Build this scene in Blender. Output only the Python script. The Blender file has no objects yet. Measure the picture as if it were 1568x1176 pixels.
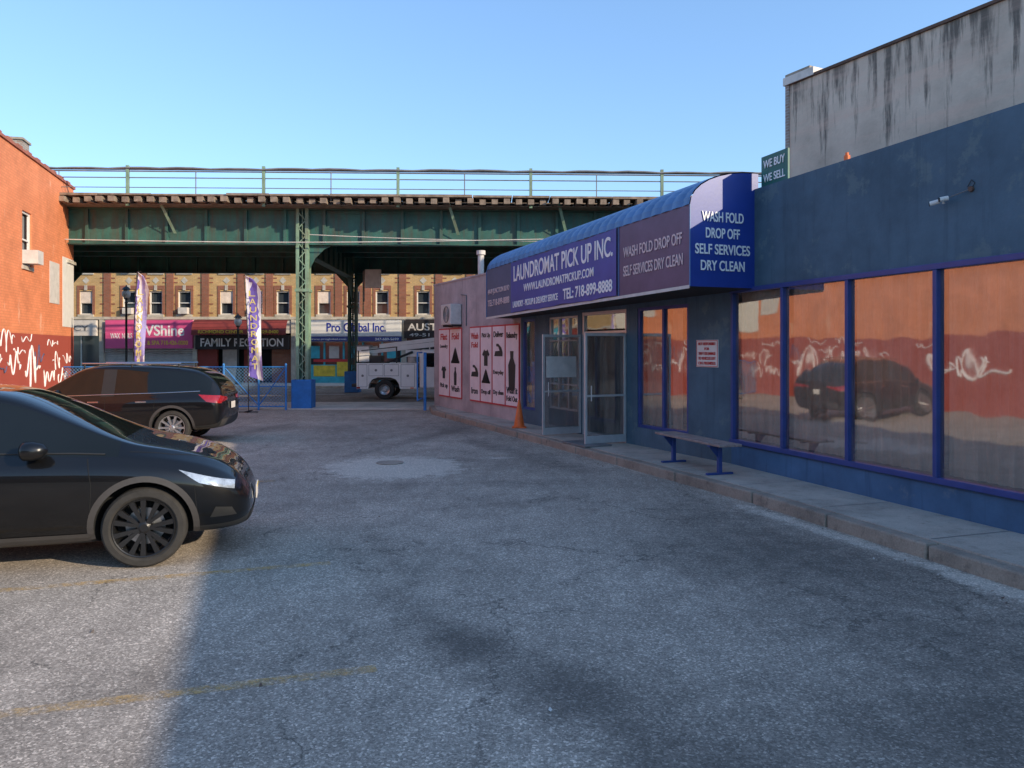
import bpy, bmesh, math, random
import numpy as np
from mathutils import Vector, Matrix, Euler, noise
from mathutils.bvhtree import BVHTree
random.seed(7)
scn = bpy.context.scene
scn.view_settings.view_transform = 'Standard'
scn.view_settings.look = 'None'
scn.view_settings.exposure = 0
COL = scn.collection

# ---------------------------------------------------------------- materials
def nodes(name):
    m = bpy.data.materials.new(name); m.use_nodes = True
    nt = m.node_tree
    return m, nt, nt.nodes, nt.links, nt.nodes['Principled BSDF']
def ramp(N, stops, interp='LINEAR'):
    r = N.new('ShaderNodeValToRGB'); r.color_ramp.interpolation = interp
    e = r.color_ramp.elements
    while len(e) < len(stops): e.new(0.5)
    for i, (p, c) in enumerate(stops):
        e[i].position = p
        e[i].color = (c, c, c, 1) if isinstance(c, (int, float)) else (c[0], c[1], c[2], 1)
    return r
def mixc(N, L, fac, a, b, mode='MIX'):
    n = N.new('ShaderNodeMix'); n.data_type = 'RGBA'; n.blend_type = mode
    for s, v in ((0, fac), (6, a), (7, b)):
        if isinstance(v, bpy.types.NodeSocket): L.new(v, n.inputs[s])
        elif s == 0: n.inputs[0].default_value = v
        else: n.inputs[s].default_value = (v[0], v[1], v[2], 1)
    return n.outputs[2]
def noi(N, L, vec, scale, detail=4, rough=.6):
    n = N.new('ShaderNodeTexNoise'); n.inputs['Scale'].default_value = scale
    n.inputs['Detail'].default_value = detail; n.inputs['Roughness'].default_value = rough
    if vec is not None: L.new(vec, n.inputs['Vector'])
    return n.outputs[0]
def mapping(N, L, vec, scale=(1,1,1), rot=(0,0,0), loc=(0,0,0)):
    m = N.new('ShaderNodeMapping'); m.inputs['Scale'].default_value = scale
    m.inputs['Rotation'].default_value = rot; m.inputs['Location'].default_value = loc
    L.new(vec, m.inputs['Vector']); return m.outputs[0]
def bump(N, L, P, h, strength=.3, dist=.02):
    b = N.new('ShaderNodeBump'); b.inputs['Strength'].default_value = strength
    b.inputs['Distance'].default_value = dist
    L.new(h, b.inputs['Height']); L.new(b.outputs[0], P.inputs['Normal'])
def objc(N):
    return N.new('ShaderNodeTexCoord').outputs['Object']

def mat(name, col, rough=.6, metal=0, var=.25, scale=3, bmp=.15, spec=.5, coat=0, dirt=None, streak=0):
    m, nt, N, L, P = nodes(name)
    oc = objc(N)
    n1 = noi(N, L, oc, scale, 5, .65)
    lo = [c*(1-var) for c in col]; hi = [min(1, c*(1+var)) for c in col]
    r = ramp(N, [(.3, lo), (.7, hi)]); L.new(n1, r.inputs[0])
    c = r.outputs[0]
    if streak:
        s = noi(N, L, mapping(N, L, oc, (3.5, 3.5, .35)), 1.6, 5, .7)
        sr = ramp(N, [(.45, 0), (.72, streak)]); L.new(s, sr.inputs[0])
        c = mixc(N, L, sr.outputs[0], c, dirt or [x*.35 for x in col])
    L.new(c, P.inputs['Base Color'])
    P.inputs['Roughness'].default_value = rough; P.inputs['Metallic'].default_value = metal
    P.inputs['Specular IOR Level'].default_value = spec
    if coat: P.inputs['Coat Weight'].default_value = coat; P.inputs['Coat Roughness'].default_value = .03
    if bmp:
        bump(N, L, P, noi(N, L, oc, scale*9, 3), bmp, .01)
    return m

def stucco(name, col, patch_col, thr=.56):
    m, nt, N, L, P = nodes(name); oc = objc(N)
    n = noi(N, L, oc, 1.1, 8, .65)
    r = ramp(N, [(.3, [c*.72 for c in col]), (.5, col), (.72, [c*1.28 for c in col])]); L.new(n, r.inputs[0])
    p = noi(N, L, mapping(N, L, oc, (1, 1, 1), loc=(4.2, 1, 3)), 1.7, 9, .75)
    pr = ramp(N, [(thr, 0), (thr+.05, .6)]); L.new(p, pr.inputs[0])
    c = mixc(N, L, pr.outputs[0], r.outputs[0], patch_col)
    s = noi(N, L, mapping(N, L, oc, (4.5, 4.5, .3)), 1.4, 5, .7)
    sr = ramp(N, [(.54, 0), (.70, .5)]); L.new(s, sr.inputs[0])
    c = mixc(N, L, sr.outputs[0], c, [x*.5 for x in col])
    L.new(c, P.inputs['Base Color']); P.inputs['Roughness'].default_value = .8; P.inputs['Specular IOR Level'].default_value = .3
    bump(N, L, P, noi(N, L, oc, 26, 6), .35, .012)
    return m

def brick(name, c1, c2, mortar, scale=1, bw=.21, bh=.075, ms=.008, paint=0, stain=None, split=None):
    m, nt, N, L, P = nodes(name)
    oc = objc(N)
    sx = N.new('ShaderNodeSeparateXYZ'); L.new(oc, sx.inputs[0])
    ad = N.new('ShaderNodeMath'); ad.operation = 'ADD'; L.new(sx.outputs[0], ad.inputs[0]); L.new(sx.outputs[1], ad.inputs[1])
    cb = N.new('ShaderNodeCombineXYZ'); L.new(ad.outputs[0], cb.inputs[0]); L.new(sx.outputs[2], cb.inputs[1])
    b = N.new('ShaderNodeTexBrick'); L.new(cb.outputs[0], b.inputs['Vector'])
    b.inputs['Scale'].default_value = 1
    b.inputs['Brick Width'].default_value = bw; b.inputs['Row Height'].default_value = bh
    b.inputs['Mortar Size'].default_value = ms
    b.inputs['Color1'].default_value = (*c1, 1); b.inputs['Color2'].default_value = (*c2, 1)
    b.inputs['Mortar'].default_value = (*mortar, 1)
    c = b.outputs[0]
    n = noi(N, L, oc, .9, 8, .7)
    r = ramp(N, [(.3, .72), (.7, 1.12)]); L.new(n, r.inputs[0])
    c = mixc(N, L, 1, c, r.outputs[0], 'MULTIPLY')
    if stain:
        n2 = noi(N, L, mapping(N, L, oc, (1.3, 1.3, .5)), 1.2, 9, .72)
        r2 = ramp(N, [(.60, 0), (.66, 1)]); L.new(n2, r2.inputs[0])
        c = mixc(N, L, r2.outputs[0], c, stain)
    if split:
        z0, c3 = split
        mm = N.new('ShaderNodeMath'); mm.operation = 'LESS_THAN'; L.new(sx.outputs[2], mm.inputs[0]); mm.inputs[1].default_value = z0
        c3n = mixc(N, L, r.outputs[0], [x*.7 for x in c3], c3)
        c = mixc(N, L, mm.outputs[0], c, c3n)
    L.new(c, P.inputs['Base Color']); P.inputs['Roughness'].default_value = .8
    bump(N, L, P, b.outputs['Fac'], -.5 if not paint else -.35, .01)
    return m

def asphalt(name, base=.13, street=False):
    m, nt, N, L, P = nodes(name)
    oc = objc(N)
    T = (1.18, 1.0, .82)
    big = noi(N, L, oc, .42, 8, .62)
    r1 = ramp(N, [(.33, [base*.76*t for t in T]), (.47, [base*.95*t for t in T]), (.55, [base*1.03*t for t in T]), (.67, [base*1.2*t for t in T])])
    L.new(big, r1.inputs[0])
    v = N.new('ShaderNodeTexVoronoi'); v.inputs['Scale'].default_value = 82; L.new(oc, v.inputs['Vector'])
    sp = N.new('ShaderNodeSeparateXYZ'); L.new(v.outputs['Color'], sp.inputs[0])
    r2 = ramp(N, [(0, .50), (.5, .84), (.85, 1.15), (1, 1.95)]); L.new(sp.outputs[0], r2.inputs[0])
    c = mixc(N, L, .85, r1.outputs[0], r2.outputs[0], 'MULTIPLY')
    fine = noi(N, L, oc, 150, 2)
    r3 = ramp(N, [(.35, .72), (.65, 1.3)]); L.new(fine, r3.inputs[0])
    c = mixc(N, L, .7, c, r3.outputs[0], 'MULTIPLY')
    mid = noi(N, L, oc, 2.1, 10, .8)
    r5 = ramp(N, [(.36, .72), (.5, 1.0), (.64, 1.14)]); L.new(mid, r5.inputs[0])
    c = mixc(N, L, .6, c, r5.outputs[0], 'MULTIPLY')
    sm = noi(N, L, mapping(N, L, oc, (2.6, .5, 1), rot=(0, 0, .5)), 1.5, 8, .75)
    r7 = ramp(N, [(.40, .82), (.52, 1.0), (.66, 1.1)]); L.new(sm, r7.inputs[0])
    c = mixc(N, L, .6, c, r7.outputs[0], 'MULTIPLY')
    dn = N.new('ShaderNodeTexNoise'); dn.inputs['Scale'].default_value = 1.6; dn.inputs['Detail'].default_value = 7; dn.inputs['Roughness'].default_value = .65
    L.new(oc, dn.inputs['Vector'])
    wv = mixc(N, L, .45, oc, dn.outputs[1], 'LINEAR_LIGHT')
    for sc, wd, th, ml_ in ((.5, .008, .47, .75), (1.7, .011, .58, .5)):
        vc = N.new('ShaderNodeTexVoronoi'); vc.feature = 'DISTANCE_TO_EDGE'; vc.inputs['Scale'].default_value = sc
        L.new(wv, vc.inputs['Vector'])
        r4 = ramp(N, [(.0, 1), (wd, 0)]); L.new(vc.outputs[0], r4.inputs[0])
        cm = noi(N, L, mapping(N, L, oc, loc=(sc*7, 3, 0)), .5, 3); r6 = ramp(N, [(th, 0), (th+.08, ml_)]); L.new(cm, r6.inputs[0])
        mk = N.new('ShaderNodeMath'); mk.operation = 'MULTIPLY'; L.new(r4.outputs[0], mk.inputs[0]); L.new(r6.outputs[0], mk.inputs[1])
        c = mixc(N, L, mk.outputs[0], c, (.05, .045, .04))
    if not street:
        for att, colr, a, b_, mx_, k_ in (('stain', (.135, .117, .10), .12, .85, .8, 3.), ('pale', (.66, .58, .48), .28, .5, .8, 5.)):
            at = N.new('ShaderNodeAttribute'); at.attribute_name = att
            nn = noi(N, L, oc, 4, 9, .78)
            s = N.new('ShaderNodeMath'); s.operation = 'MULTIPLY_ADD'; L.new(nn, s.inputs[0]); s.inputs[1].default_value = 1.5; s.inputs[2].default_value = -.75
            t = N.new('ShaderNodeMath'); t.operation = 'ADD'; L.new(s.outputs[0], t.inputs[0]); L.new(at.outputs['Fac'], t.inputs[1])
            rr = ramp(N, [(a, 0), (b_, mx_)]); L.new(t.outputs[0], rr.inputs[0])
            ml = N.new('ShaderNodeMath'); ml.operation = 'MULTIPLY'; ml.use_clamp = True
            m2 = N.new('ShaderNodeMath'); m2.operation = 'MULTIPLY'; m2.inputs[1].default_value = k_; m2.use_clamp = True
            L.new(at.outputs['Fac'], m2.inputs[0]); L.new(rr.outputs[0], ml.inputs[0]); L.new(m2.outputs[0], ml.inputs[1])
            cc = mixc(N, L, .6, colr, r2.outputs[0], 'MULTIPLY')
            c = mixc(N, L, ml.outputs[0], c, cc)
    L.new(c, P.inputs['Base Color']); P.inputs['Roughness'].default_value = .9
    P.inputs['Specular IOR Level'].default_value = .2
    bump(N, L, P, sp.outputs[0], .4, .008)
    return m

def glass(name, refl=.45, tint=(.75,.8,.85), rough=.02):
    m = bpy.data.materials.new(name); m.use_nodes = True
    nt = m.node_tree; N = nt.nodes; L = nt.links; N.clear()
    o = N.new('ShaderNodeOutputMaterial'); mx = N.new('ShaderNodeMixShader')
    t = N.new('ShaderNodeBsdfTransparent'); t.inputs[0].default_value = (*tint, 1)
    g = N.new('ShaderNodeBsdfGlossy'); g.inputs['Roughness'].default_value = rough
    tc = N.new('ShaderNodeTexCoord')
    n = noi(N, L, tc.outputs['Object'], .9, 2)
    b = N.new('ShaderNodeBump'); b.inputs['Strength'].default_value = .12; b.inputs['Distance'].default_value = .05
    L.new(n, b.inputs['Height']); L.new(b.outputs[0], g.inputs['Normal'])
    lw = N.new('ShaderNodeFresnel'); lw.inputs[0].default_value = 1.5
    ad = N.new('ShaderNodeMath'); ad.operation = 'ADD'; ad.inputs[1].default_value = refl; ad.use_clamp = True
    L.new(lw.outputs[0], ad.inputs[0]); L.new(ad.outputs[0], mx.inputs[0])
    df = N.new('ShaderNodeBsdfDiffuse'); df.inputs[0].default_value = (.66,.50,.40,1)
    mz = N.new('ShaderNodeMixShader')
    dn = noi(N, L, mapping(N, L, tc.outputs['Object'], (6, 6, .8)), 1.5, 6, .7)
    dr = ramp(N, [(.35, .04), (.72, .30)]); L.new(dn, dr.inputs[0]); L.new(dr.outputs[0], mz.inputs[0])
    L.new(t.outputs[0], mz.inputs[1]); L.new(df.outputs[0], mz.inputs[2])
    L.new(mz.outputs[0], mx.inputs[1]); L.new(g.outputs[0], mx.inputs[2]); L.new(mx.outputs[0], o.inputs[0])
    return m

def worn_paint(name, col, thr=.5):
    m, nt, N, L, P = nodes(name)
    oc = objc(N)
    n = noi(N, L, oc, 7, 10, .88); r = ramp(N, [(thr, 0), (thr+.16, .6)]); L.new(n, r.inputs[0])
    P.inputs['Base Color'].default_value = (*col, 1); P.inputs['Roughness'].default_value = .8
    L.new(r.outputs[0], P.inputs['Alpha'])
    return m

def concrete(name, base, joint=None, stains=.5):
    m, nt, N, L, P = nodes(name)
    oc = objc(N)
    n = noi(N, L, oc, 1.3, 9, .7)
    r = ramp(N, [(.3, [b*.62 for b in base]), (.5, base), (.72, [min(1,b*1.25) for b in base])]); L.new(n, r.inputs[0])
    f = noi(N, L, oc, 60, 3); rf = ramp(N, [(.3, .8), (.7, 1.2)]); L.new(f, rf.inputs[0])
    c = mixc(N, L, .8, r.outputs[0], rf.outputs[0], 'MULTIPLY')
    sp = noi(N, L, oc, 7, 6, .7); rs = ramp(N, [(.55, 0), (.7, stains)]); L.new(sp, rs.inputs[0])
    c = mixc(N, L, rs.outputs[0], c, [b*.4 for b in base])
    L.new(c, P.inputs['Base Color']); P.inputs['Roughness'].default_value = .85
    bump(N, L, P, f, .3, .006)
    return m

def streaked_wall(name):
    m, nt, N, L, P = nodes(name)
    oc = objc(N)
    n = noi(N, L, oc, .7, 9, .65)
    r = ramp(N, [(.3, (.44,.355,.28)), (.5, (.60,.49,.39)), (.72, (.74,.61,.49))]); L.new(n, r.inputs[0])
    s = noi(N, L, mapping(N, L, oc, (1.9, 1.9, .16)), 1.5, 7, .72)
    g = N.new('ShaderNodeSeparateXYZ'); L.new(oc, g.inputs[0])
    mr = N.new('ShaderNodeMapRange'); mr.inputs[1].default_value = 5.2; mr.inputs[2].default_value = 8.8
    mr.inputs[3].default_value = -.10; mr.inputs[4].default_value = .11; L.new(g.outputs[2], mr.inputs[0])
    ad = N.new('ShaderNodeMath'); ad.operation = 'ADD'; L.new(s, ad.inputs[0]); L.new(mr.outputs[0], ad.inputs[1])
    sr = ramp(N, [(.56, 0), (.66, .85)]); L.new(ad.outputs[0], sr.inputs[0])
    c = mixc(N, L, sr.outputs[0], r.outputs[0], (.085, .075, .065))
    h = noi(N, L, mapping(N, L, oc, (.2, .2, 2.2)), 1.0, 5, .6); hr = ramp(N, [(.48, 0), (.62, .4)]); L.new(h, hr.inputs[0])
    c = mixc(N, L, hr.outputs[0], c, (.72, .50, .39))
    L.new(c, P.inputs['Base Color']); P.inputs['Roughness'].default_value = .9
    bump(N, L, P, noi(N, L, oc, 14, 6), .4, .02)
    return m

M = {}
M['lot'] = asphalt('lot_asphalt', .37)
M['street'] = asphalt('street_asphalt', .30, True)
M['conc'] = concrete('sidewalk_concrete', (.45,.395,.33))
M['conc_l'] = concrete('light_concrete', (.64,.58,.50), stains=.3)
M['kerb'] = concrete('kerb_concrete', (.32,.265,.21), stains=.7)
M['bluewall'] = stucco('blue_stucco', (.085,.142,.190), (.14,.20,.215))
M['bluebase'] = stucco('blue_base_paint', (.07,.145,.255), (.14,.19,.25), .6)
M['bluetrim'] = mat('blue_frame_paint', (.03,.062,.23), .4, 0, .15, 4, .05)
M['mauve'] = stucco('mauve_wall', (.46,.385,.385), (.37,.32,.32))
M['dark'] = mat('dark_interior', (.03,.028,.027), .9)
M['roof'] = mat('tar_roof', (.06,.06,.06), .9)
M['curtain'] = mat('curtain_fabric', (.78,.64,.52), .9, 0, .25, 2.0, .1)
M['glass'] = glass('window_glass', .36, (.9,.9,.88), .03)
M['glassd'] = glass('door_glass', .08, (.8,.84,.86))
M['alu'] = mat('aluminium', (.62,.63,.63), .38, .5, .1, 5, 0)
M['white'] = mat('white_paint', (.76,.73,.68), .5, 0, .08, 4, .05)
M['offwhite'] = mat('offwhite', (.63,.58,.53), .6, 0, .15, 4, .1)
M['gray'] = mat('gray_paint', (.18,.175,.175), .5)
M['awnblue'] = mat('awning_blue_vinyl', (.018,.05,.28), .38, 0, .12, 1.5, .05)
M['awndome'] = mat('awning_dome_vinyl', (.06,.165,.36), .42, 0, .2, 2, .05)
M['awnnavy'] = mat('awning_navy_vinyl', (.085,.10,.185), .45, 0, .15, 1.5, .05)
M['awnpurp'] = mat('awning_faded_vinyl', (.13,.085,.15), .45, 0, .2, 1.5, .05)
M['banner'] = mat('banner_blue', (.058,.072,.32), .42, 0, .15, 1.5, .05)
M['txtw'] = mat('white_lettering', (.90,.87,.84), .5, 0, .03, 4, 0)
M['txtpink'] = mat('faded_lettering', (.70,.54,.54), .5, 0, .1, 4, 0)
M['txtblk'] = mat('black_lettering', (.02,.02,.02), .5, 0, .03, 4, 0)
M['txtred'] = mat('red_lettering', (.55,.03,.03), .5, 0, .1, 4, 0)
M['red'] = mat('red_border', (.58,.04,.05), .5, 0, .1, 4, 0)
M['pink'] = mat('poster_pink', (.86,.70,.69), .55, 0, .1, 2, 0)
M['orange'] = brick('orange_painted_brick', (.82,.275,.12), (.74,.235,.10), (.66,.22,.095), paint=1, stain=(.78,.40,.25), split=(2.45, (.38,.07,.045)))
M['orangetop'] = mat('brick_cap', (.35,.12,.08), .9)
M['greybrick'] = brick('weathered_brick', (.30,.20,.16), (.36,.30,.26), (.4,.38,.35), ms=.012)
M['streak'] = streaked_wall('streaked_stucco')
M['ybrick'] = brick('yellow_brick', (.66,.42,.17), (.56,.34,.13), (.38,.28,.17))
M['rbrick'] = brick('brown_brick', (.36,.12,.06), (.29,.09,.045), (.22,.17,.13))
M['stone'] = mat('stone_trim', (.50,.45,.37), .8)
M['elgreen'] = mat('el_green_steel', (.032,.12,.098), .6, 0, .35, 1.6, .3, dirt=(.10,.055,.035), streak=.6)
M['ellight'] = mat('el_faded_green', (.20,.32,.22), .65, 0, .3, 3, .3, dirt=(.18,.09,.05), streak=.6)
M['timber'] = mat('weathered_timber', (.24,.18,.135), .9, 0, .45, 4, .4)
M['colblue'] = mat('blue_column_base', (.02,.16,.46), .6, 0, .2, 3, .3)
M['gateblue'] = mat('gate_blue', (.03,.20,.52), .5, 0, .2, 3, .05)
M['wire'] = mat('blue_wire', (.16,.34,.55), .5, .2, .1, 3, 0)
M['blackm'] = mat('black_metal', (.02,.02,.02), .45, 0, .2, 4, .05)
M['bwood'] = mat('bench_wood', (.32,.24,.215), .65, 0, .3, 6, .2)
M['coneo'] = mat('cone_orange', (.80,.16,.03), .5, 0, .15, 6, .05)
M['shutter'] = mat('shutter_metal', (.48,.46,.43), .5, .2, .15, 3, .1)
M['dglass'] = mat('dark_pane', (.04,.05,.06), .08, 0, .2, 1, 0, spec=.9)
M['signpink'] = mat('sign_pink', (.74,.10,.26), .5, 0, .15, 1, 0)
M['signmar'] = mat('sign_maroon', (.25,.04,.03), .6, 0, .2, 2, 0)
M['signblk'] = mat('sign_black', (.03,.025,.025), .5)
M['signgreen'] = mat('sign_green', (.02,.13,.10), .5)
M['teal'] = mat('shop_teal', (.05,.45,.56), .5)
M['yellow'] = mat('yellow_poster', (.80,.58,.06), .5)
M['rust'] = mat('rusty_steel', (.12,.07,.05), .85, 0, .4, 5, .3)
M['spray'] = mat('spray_paint', (.86,.78,.76), .8, 0, .2, 5, 0)
M['spray2'] = mat('spray_paint_dark', (.10,.09,.16), .8, 0, .3, 5, 0)

# ---------------------------------------------------------------- builders
def root(name, loc=(0,0,0), rz=0.0, parent=None):
    e = bpy.data.objects.new(name, None); COL.objects.link(e)
    e.location = loc; e.rotation_euler = (0, 0, rz); e.empty_display_size = .3
    if parent: e.parent = parent
    return e
class MB:
    def __init__(s): s.v=[]; s.f=[]; s.mi=[]; s.mats=[]
    def m(s, mt):
        if isinstance(mt, str): mt = M[mt]
        if mt not in s.mats: s.mats.append(mt)
        return s.mats.index(mt)
    def add(s, vs, fs, mt):
        o=len(s.v); s.v += [tuple(v) for v in vs]; k=s.m(mt)
        for f in fs: s.f.append([i+o for i in f]); s.mi.append(k)
    def box(s,x0,x1,y0,y1,z0,z1,mt):
        s.add([(x0,y0,z0),(x1,y0,z0),(x1,y1,z0),(x0,y1,z0),(x0,y0,z1),(x1,y0,z1),(x1,y1,z1),(x0,y1,z1)],
              [(0,3,2,1),(4,5,6,7),(0,1,5,4),(1,2,6,5),(2,3,7,6),(3,0,4,7)],mt)
    def quad(s,a,b,c,d,mt): s.add([a,b,c,d],[(0,1,2,3)],mt)
    def cyl(s,p0,p1,r0,mt,r1=None,n=10):
        r1 = r0 if r1 is None else r1
        p0=Vector(p0);p1=Vector(p1);d=(p1-p0).normalized()
        a=d.orthogonal().normalized();b=d.cross(a)
        vs=[];
        for p,r in((p0,r0),(p1,r1)):
            for i in range(n):
                t=2*math.pi*i/n; vs.append(p+(a*math.cos(t)+b*math.sin(t))*r)
        fs=[(i,(i+1)%n,n+(i+1)%n,n+i) for i in range(n)]+[tuple(range(n))[::-1],tuple(range(n,2*n))]
        s.add(vs,fs,mt)
    def prism_xz(s,prof,y0,y1,mt):
        n=len(prof); vs=[(x,y0,z) for x,z in prof]+[(x,y1,z) for x,z in prof]
        s.add(vs,[tuple(range(n)),tuple(range(2*n-1,n-1,-1))]+[(i,n+i,n+(i+1)%n,(i+1)%n) for i in range(n)],mt)
    def prism_xy(s,poly,z0,z1,mt):
        n=len(poly); vs=[(x,y,z0) for x,y in poly]+[(x,y,z1) for x,y in poly]
        s.add(vs,[tuple(range(n-1,-1,-1)),tuple(range(n,2*n))]+[(i,(i+1)%n,n+(i+1)%n,n+i) for i in range(n)],mt)
    def lathe(s,c,axis,prof,mt,n=28):
        ax=Vector(axis).normalized();a=ax.orthogonal().normalized();b=ax.cross(a);c=Vector(c)
        vs=[];k=len(prof)
        for i in range(n):
            t=2*math.pi*i/n
            for r,h in prof: vs.append(c+ax*h+(a*math.cos(t)+b*math.sin(t))*r)
        fs=[]
        for i in range(n):
            j=(i+1)%n
            for q in range(k-1): fs.append((i*k+q,j*k+q,j*k+q+1,i*k+q+1))
        s.add(vs,fs,mt)
    def build(s,name,parent=None,bevel=0,smooth=False,fix=True):
        me=bpy.data.meshes.new(name); me.from_pydata(s.v,[],s.f)
        for mt in s.mats: me.materials.append(mt)
        for p,k in zip(me.polygons,s.mi): p.material_index=k
        if fix:
            bm=bmesh.new(); bm.from_mesh(me); bmesh.ops.recalc_face_normals(bm,faces=bm.faces); bm.to_mesh(me); bm.free()
        if smooth:
            for p in me.polygons: p.use_smooth=True
        o=bpy.data.objects.new(name,me); COL.objects.link(o)
        if parent: o.parent=parent
        if bevel:
            b=o.modifiers.new('bev','BEVEL'); b.width=bevel; b.segments=2; b.limit_method='ANGLE'
        return o
def wall_open(mb,x0,x1,z0,z1,ops,mt,y=0,d=.12):
    xs=sorted({x0,x1,*[o[0] for o in ops],*[o[1] for o in ops]}); zs=sorted({z0,z1,*[o[2] for o in ops],*[o[3] for o in ops]})
    xs=[x for x in xs if x0<=x<=x1]; zs=[z for z in zs if z0<=z<=z1]
    for a,b in zip(xs,xs[1:]):
        for c,e in zip(zs,zs[1:]):
            mx,mz=(a+b)/2,(c+e)/2
            if any(o[0]<mx<o[1] and o[2]<mz<o[3] for o in ops): continue
            mb.quad((a,y,c),(b,y,c),(b,y,e),(a,y,e),mt)
    for a,b,c,e in ops:
        mb.quad((a,y,c),(a,y,e),(a,y+d,e),(a,y+d,c),mt); mb.quad((b,y,c),(b,y+d,c),(b,y+d,e),(b,y,e),mt)
        mb.quad((a,y,e),(b,y,e),(b,y+d,e),(a,y+d,e),mt); mb.quad((a,y,c),(a,y+d,c),(b,y+d,c),(b,y,c),mt)
def text(body,parent,x0,x1,z,h,mt,y=-.01,rot=None,tilt=0,name='lettering',bold=.012,vertical=False,serif=False):
    cu=bpy.data.curves.new(name,'FONT'); cu.body=body; cu.size=1; cu.offset=bold; cu.extrude=.004
    cu.align_x='LEFT'; cu.space_line=.8
    o=bpy.data.objects.new(name,cu); COL.objects.link(o)
    bpy.context.view_layer.update()
    dg=bpy.context.evaluated_depsgraph_get()
    me=bpy.data.meshes.new_from_object(o.evaluated_get(dg))
    bpy.data.objects.remove(o)
    co=np.array([v.co[:] for v in me.vertices]); mn=co.min(0); mx=co.max(0)
    sx=(x1-x0)/(mx[0]-mn[0]); sz=h/(mx[1]-mn[1])
    for v in me.vertices:
        lx=(v.co.x-mn[0])*sx; lz=(v.co.y-mn[1])*sz
        v.co=(x0+lx, y - (v.co.z)*1.0, z+lz+tilt*(x0+lx))
    me.materials.clear(); me.materials.append(M[mt] if isinstance(mt,str) else mt)
    ob=bpy.data.objects.new(name,me); COL.objects.link(ob)
    if parent: ob.parent=parent
    return ob
def tube(name,pts,r,mt,parent=None,cyc=False):
    cu=bpy.data.curves.new(name,'CURVE'); cu.dimensions='3D'; cu.bevel_depth=r; cu.bevel_resolution=1
    for pl in (pts if isinstance(pts[0][0],(tuple,list,Vector)) else [pts]):
        s=cu.splines.new('POLY'); s.points.add(len(pl)-1)
        for i,p in enumerate(pl): s.points[i].co=(p[0],p[1],p[2],1)
        s.use_cyclic_u=cyc
    cu.materials.append(M[mt] if isinstance(mt,str) else mt)
    o=bpy.data.objects.new(name,cu); COL.objects.link(o)
    if parent: o.parent=parent
    return o

# ---------------------------------------------------------------- ground
g=MB(); g.quad((-900,-900,-.004),(900,-900,-.004),(900,900,-.004),(-900,900,-.004),'street'); g.build('ground')
X0,X1,Y0,Y1,ST=-17.,7.5,-3.,25.6,.1
nx=int((X1-X0)/ST)+1; ny=int((Y1-Y0)/ST)+1
gx,gy=np.meshgrid(np.linspace(X0,X1,nx),np.linspace(Y0,Y1,ny))
def seg(a,b,w,amp=1):
    a=np.array(a);b=np.array(b);d=b-a;t=np.clip(((gx-a[0])*d[0]+(gy-a[1])*d[1])/(d@d),0,1)
    r=np.hypot(gx-a[0]-t*d[0],gy-a[1]-t*d[1]); return amp*np.exp(-(r/w)**2)
def blob(c,rx,ry,amp=1,ang=0):
    ca,sa=math.cos(ang),math.sin(ang); u=(gx-c[0])*ca+(gy-c[1])*sa; v=-(gx-c[0])*sa+(gy-c[1])*ca
    return amp*np.exp(-((u/rx)**2+(v/ry)**2))
stain=seg((-1.0,6.3),(-.3,5.2),.22,.5)+seg((-.3,5.2),(.35,4.5),.36,.5)+seg((.35,4.5),(.9,3.7),.35,.45)+seg((-1.5,8.2),(-.8,6.6),.12,.45)
stain+=blob((2.8,7.4),1.7,1.2,.75,-.3)+blob((3.0,5.2),1.1,1.2,.62)+blob((2.2,4.0),1.4,.6,.5)+blob((.3,11.5),1.3,.5,.4)+blob((-1.9,11.4),1.0,.4,.35)
stain+=seg((-6.0,20.5),(-6.6,17),.3,.5)+blob((1.4,3.4),1.4,.4,.4)+blob((-2.3,4.6),.6,.5,.4)+blob((2.4,9.6),.7,1.6,.50,.3)+blob((-4,19),1.4,2.4,.45)+blob((-1.5,20),1.2,2.8,.4)
stain+=seg((-3.2,14),(-1.2,19.5),.25,.3)+seg((-.9,9.6),(.8,10.4),.2,.35)+seg((1.2,12.6),(-.8,16.6),.4,.45)+blob((4.6,5.0),.8,.8,.4)
pale=blob((-2.0,13.1),1.15,1.25,1.0,.2)+seg((3.95,6.9),(2.95,9.8),.20,.5)+seg((4.0,6.6),(4.7,4.6),.22,.62)+blob((-.2,14.2),.35,.25,.45)+seg((-3,22.5),(-1.0,18),.12,.2)
vs=np.stack([gx.ravel(),gy.ravel(),np.zeros(nx*ny)],1)
idx=np.arange(nx*ny).reshape(ny,nx)
fs=np.stack([idx[:-1,:-1].ravel(),idx[:-1,1:].ravel(),idx[1:,1:].ravel(),idx[1:,:-1].ravel()],1)
me=bpy.data.meshes.new('parking_lot'); me.from_pydata(vs.tolist(),[],fs.tolist()); me.materials.append(M['lot'])
for nm,arr in (('stain',stain),('pale',pale)):
    a=me.attributes.new(nm,'FLOAT','POINT'); a.data.foreach_set('value',arr.ravel().astype(np.float32))
COL.objects.link(bpy.data.objects.new('parking_lot',me))
mh=MB(); mh.lathe((-2.15,13.55,0),(0,0,1),[(.24,.002),(.24,.012),(.21,.012),(.21,.009),(0,.009)],'kerb',28); mh.build('manhole_cover')
yl=worn_paint('worn_yellow_paint',(.74,.46,.15),.44)
for (a,b) in (((-5.0,3.52),(-.85,4.82)),((-6.5,5.65),(-1.7,7.2)),((-8.,10.2),(-3.6,11.7))):
    a=Vector((*a,0));b=Vector((*b,0));n=(b-a).normalized().cross(Vector((0,0,1)))*.055
    q=MB(); q.quad(*[tuple(p+Vector((0,0,.004))) for p in (a-n,b-n,b+n,a+n)],yl); q.build('parking_line')
s=MB(); s.box(-80,80,25.6,29.0,-.02,.02,'conc_l'); s.build('street_pavement')
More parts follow.
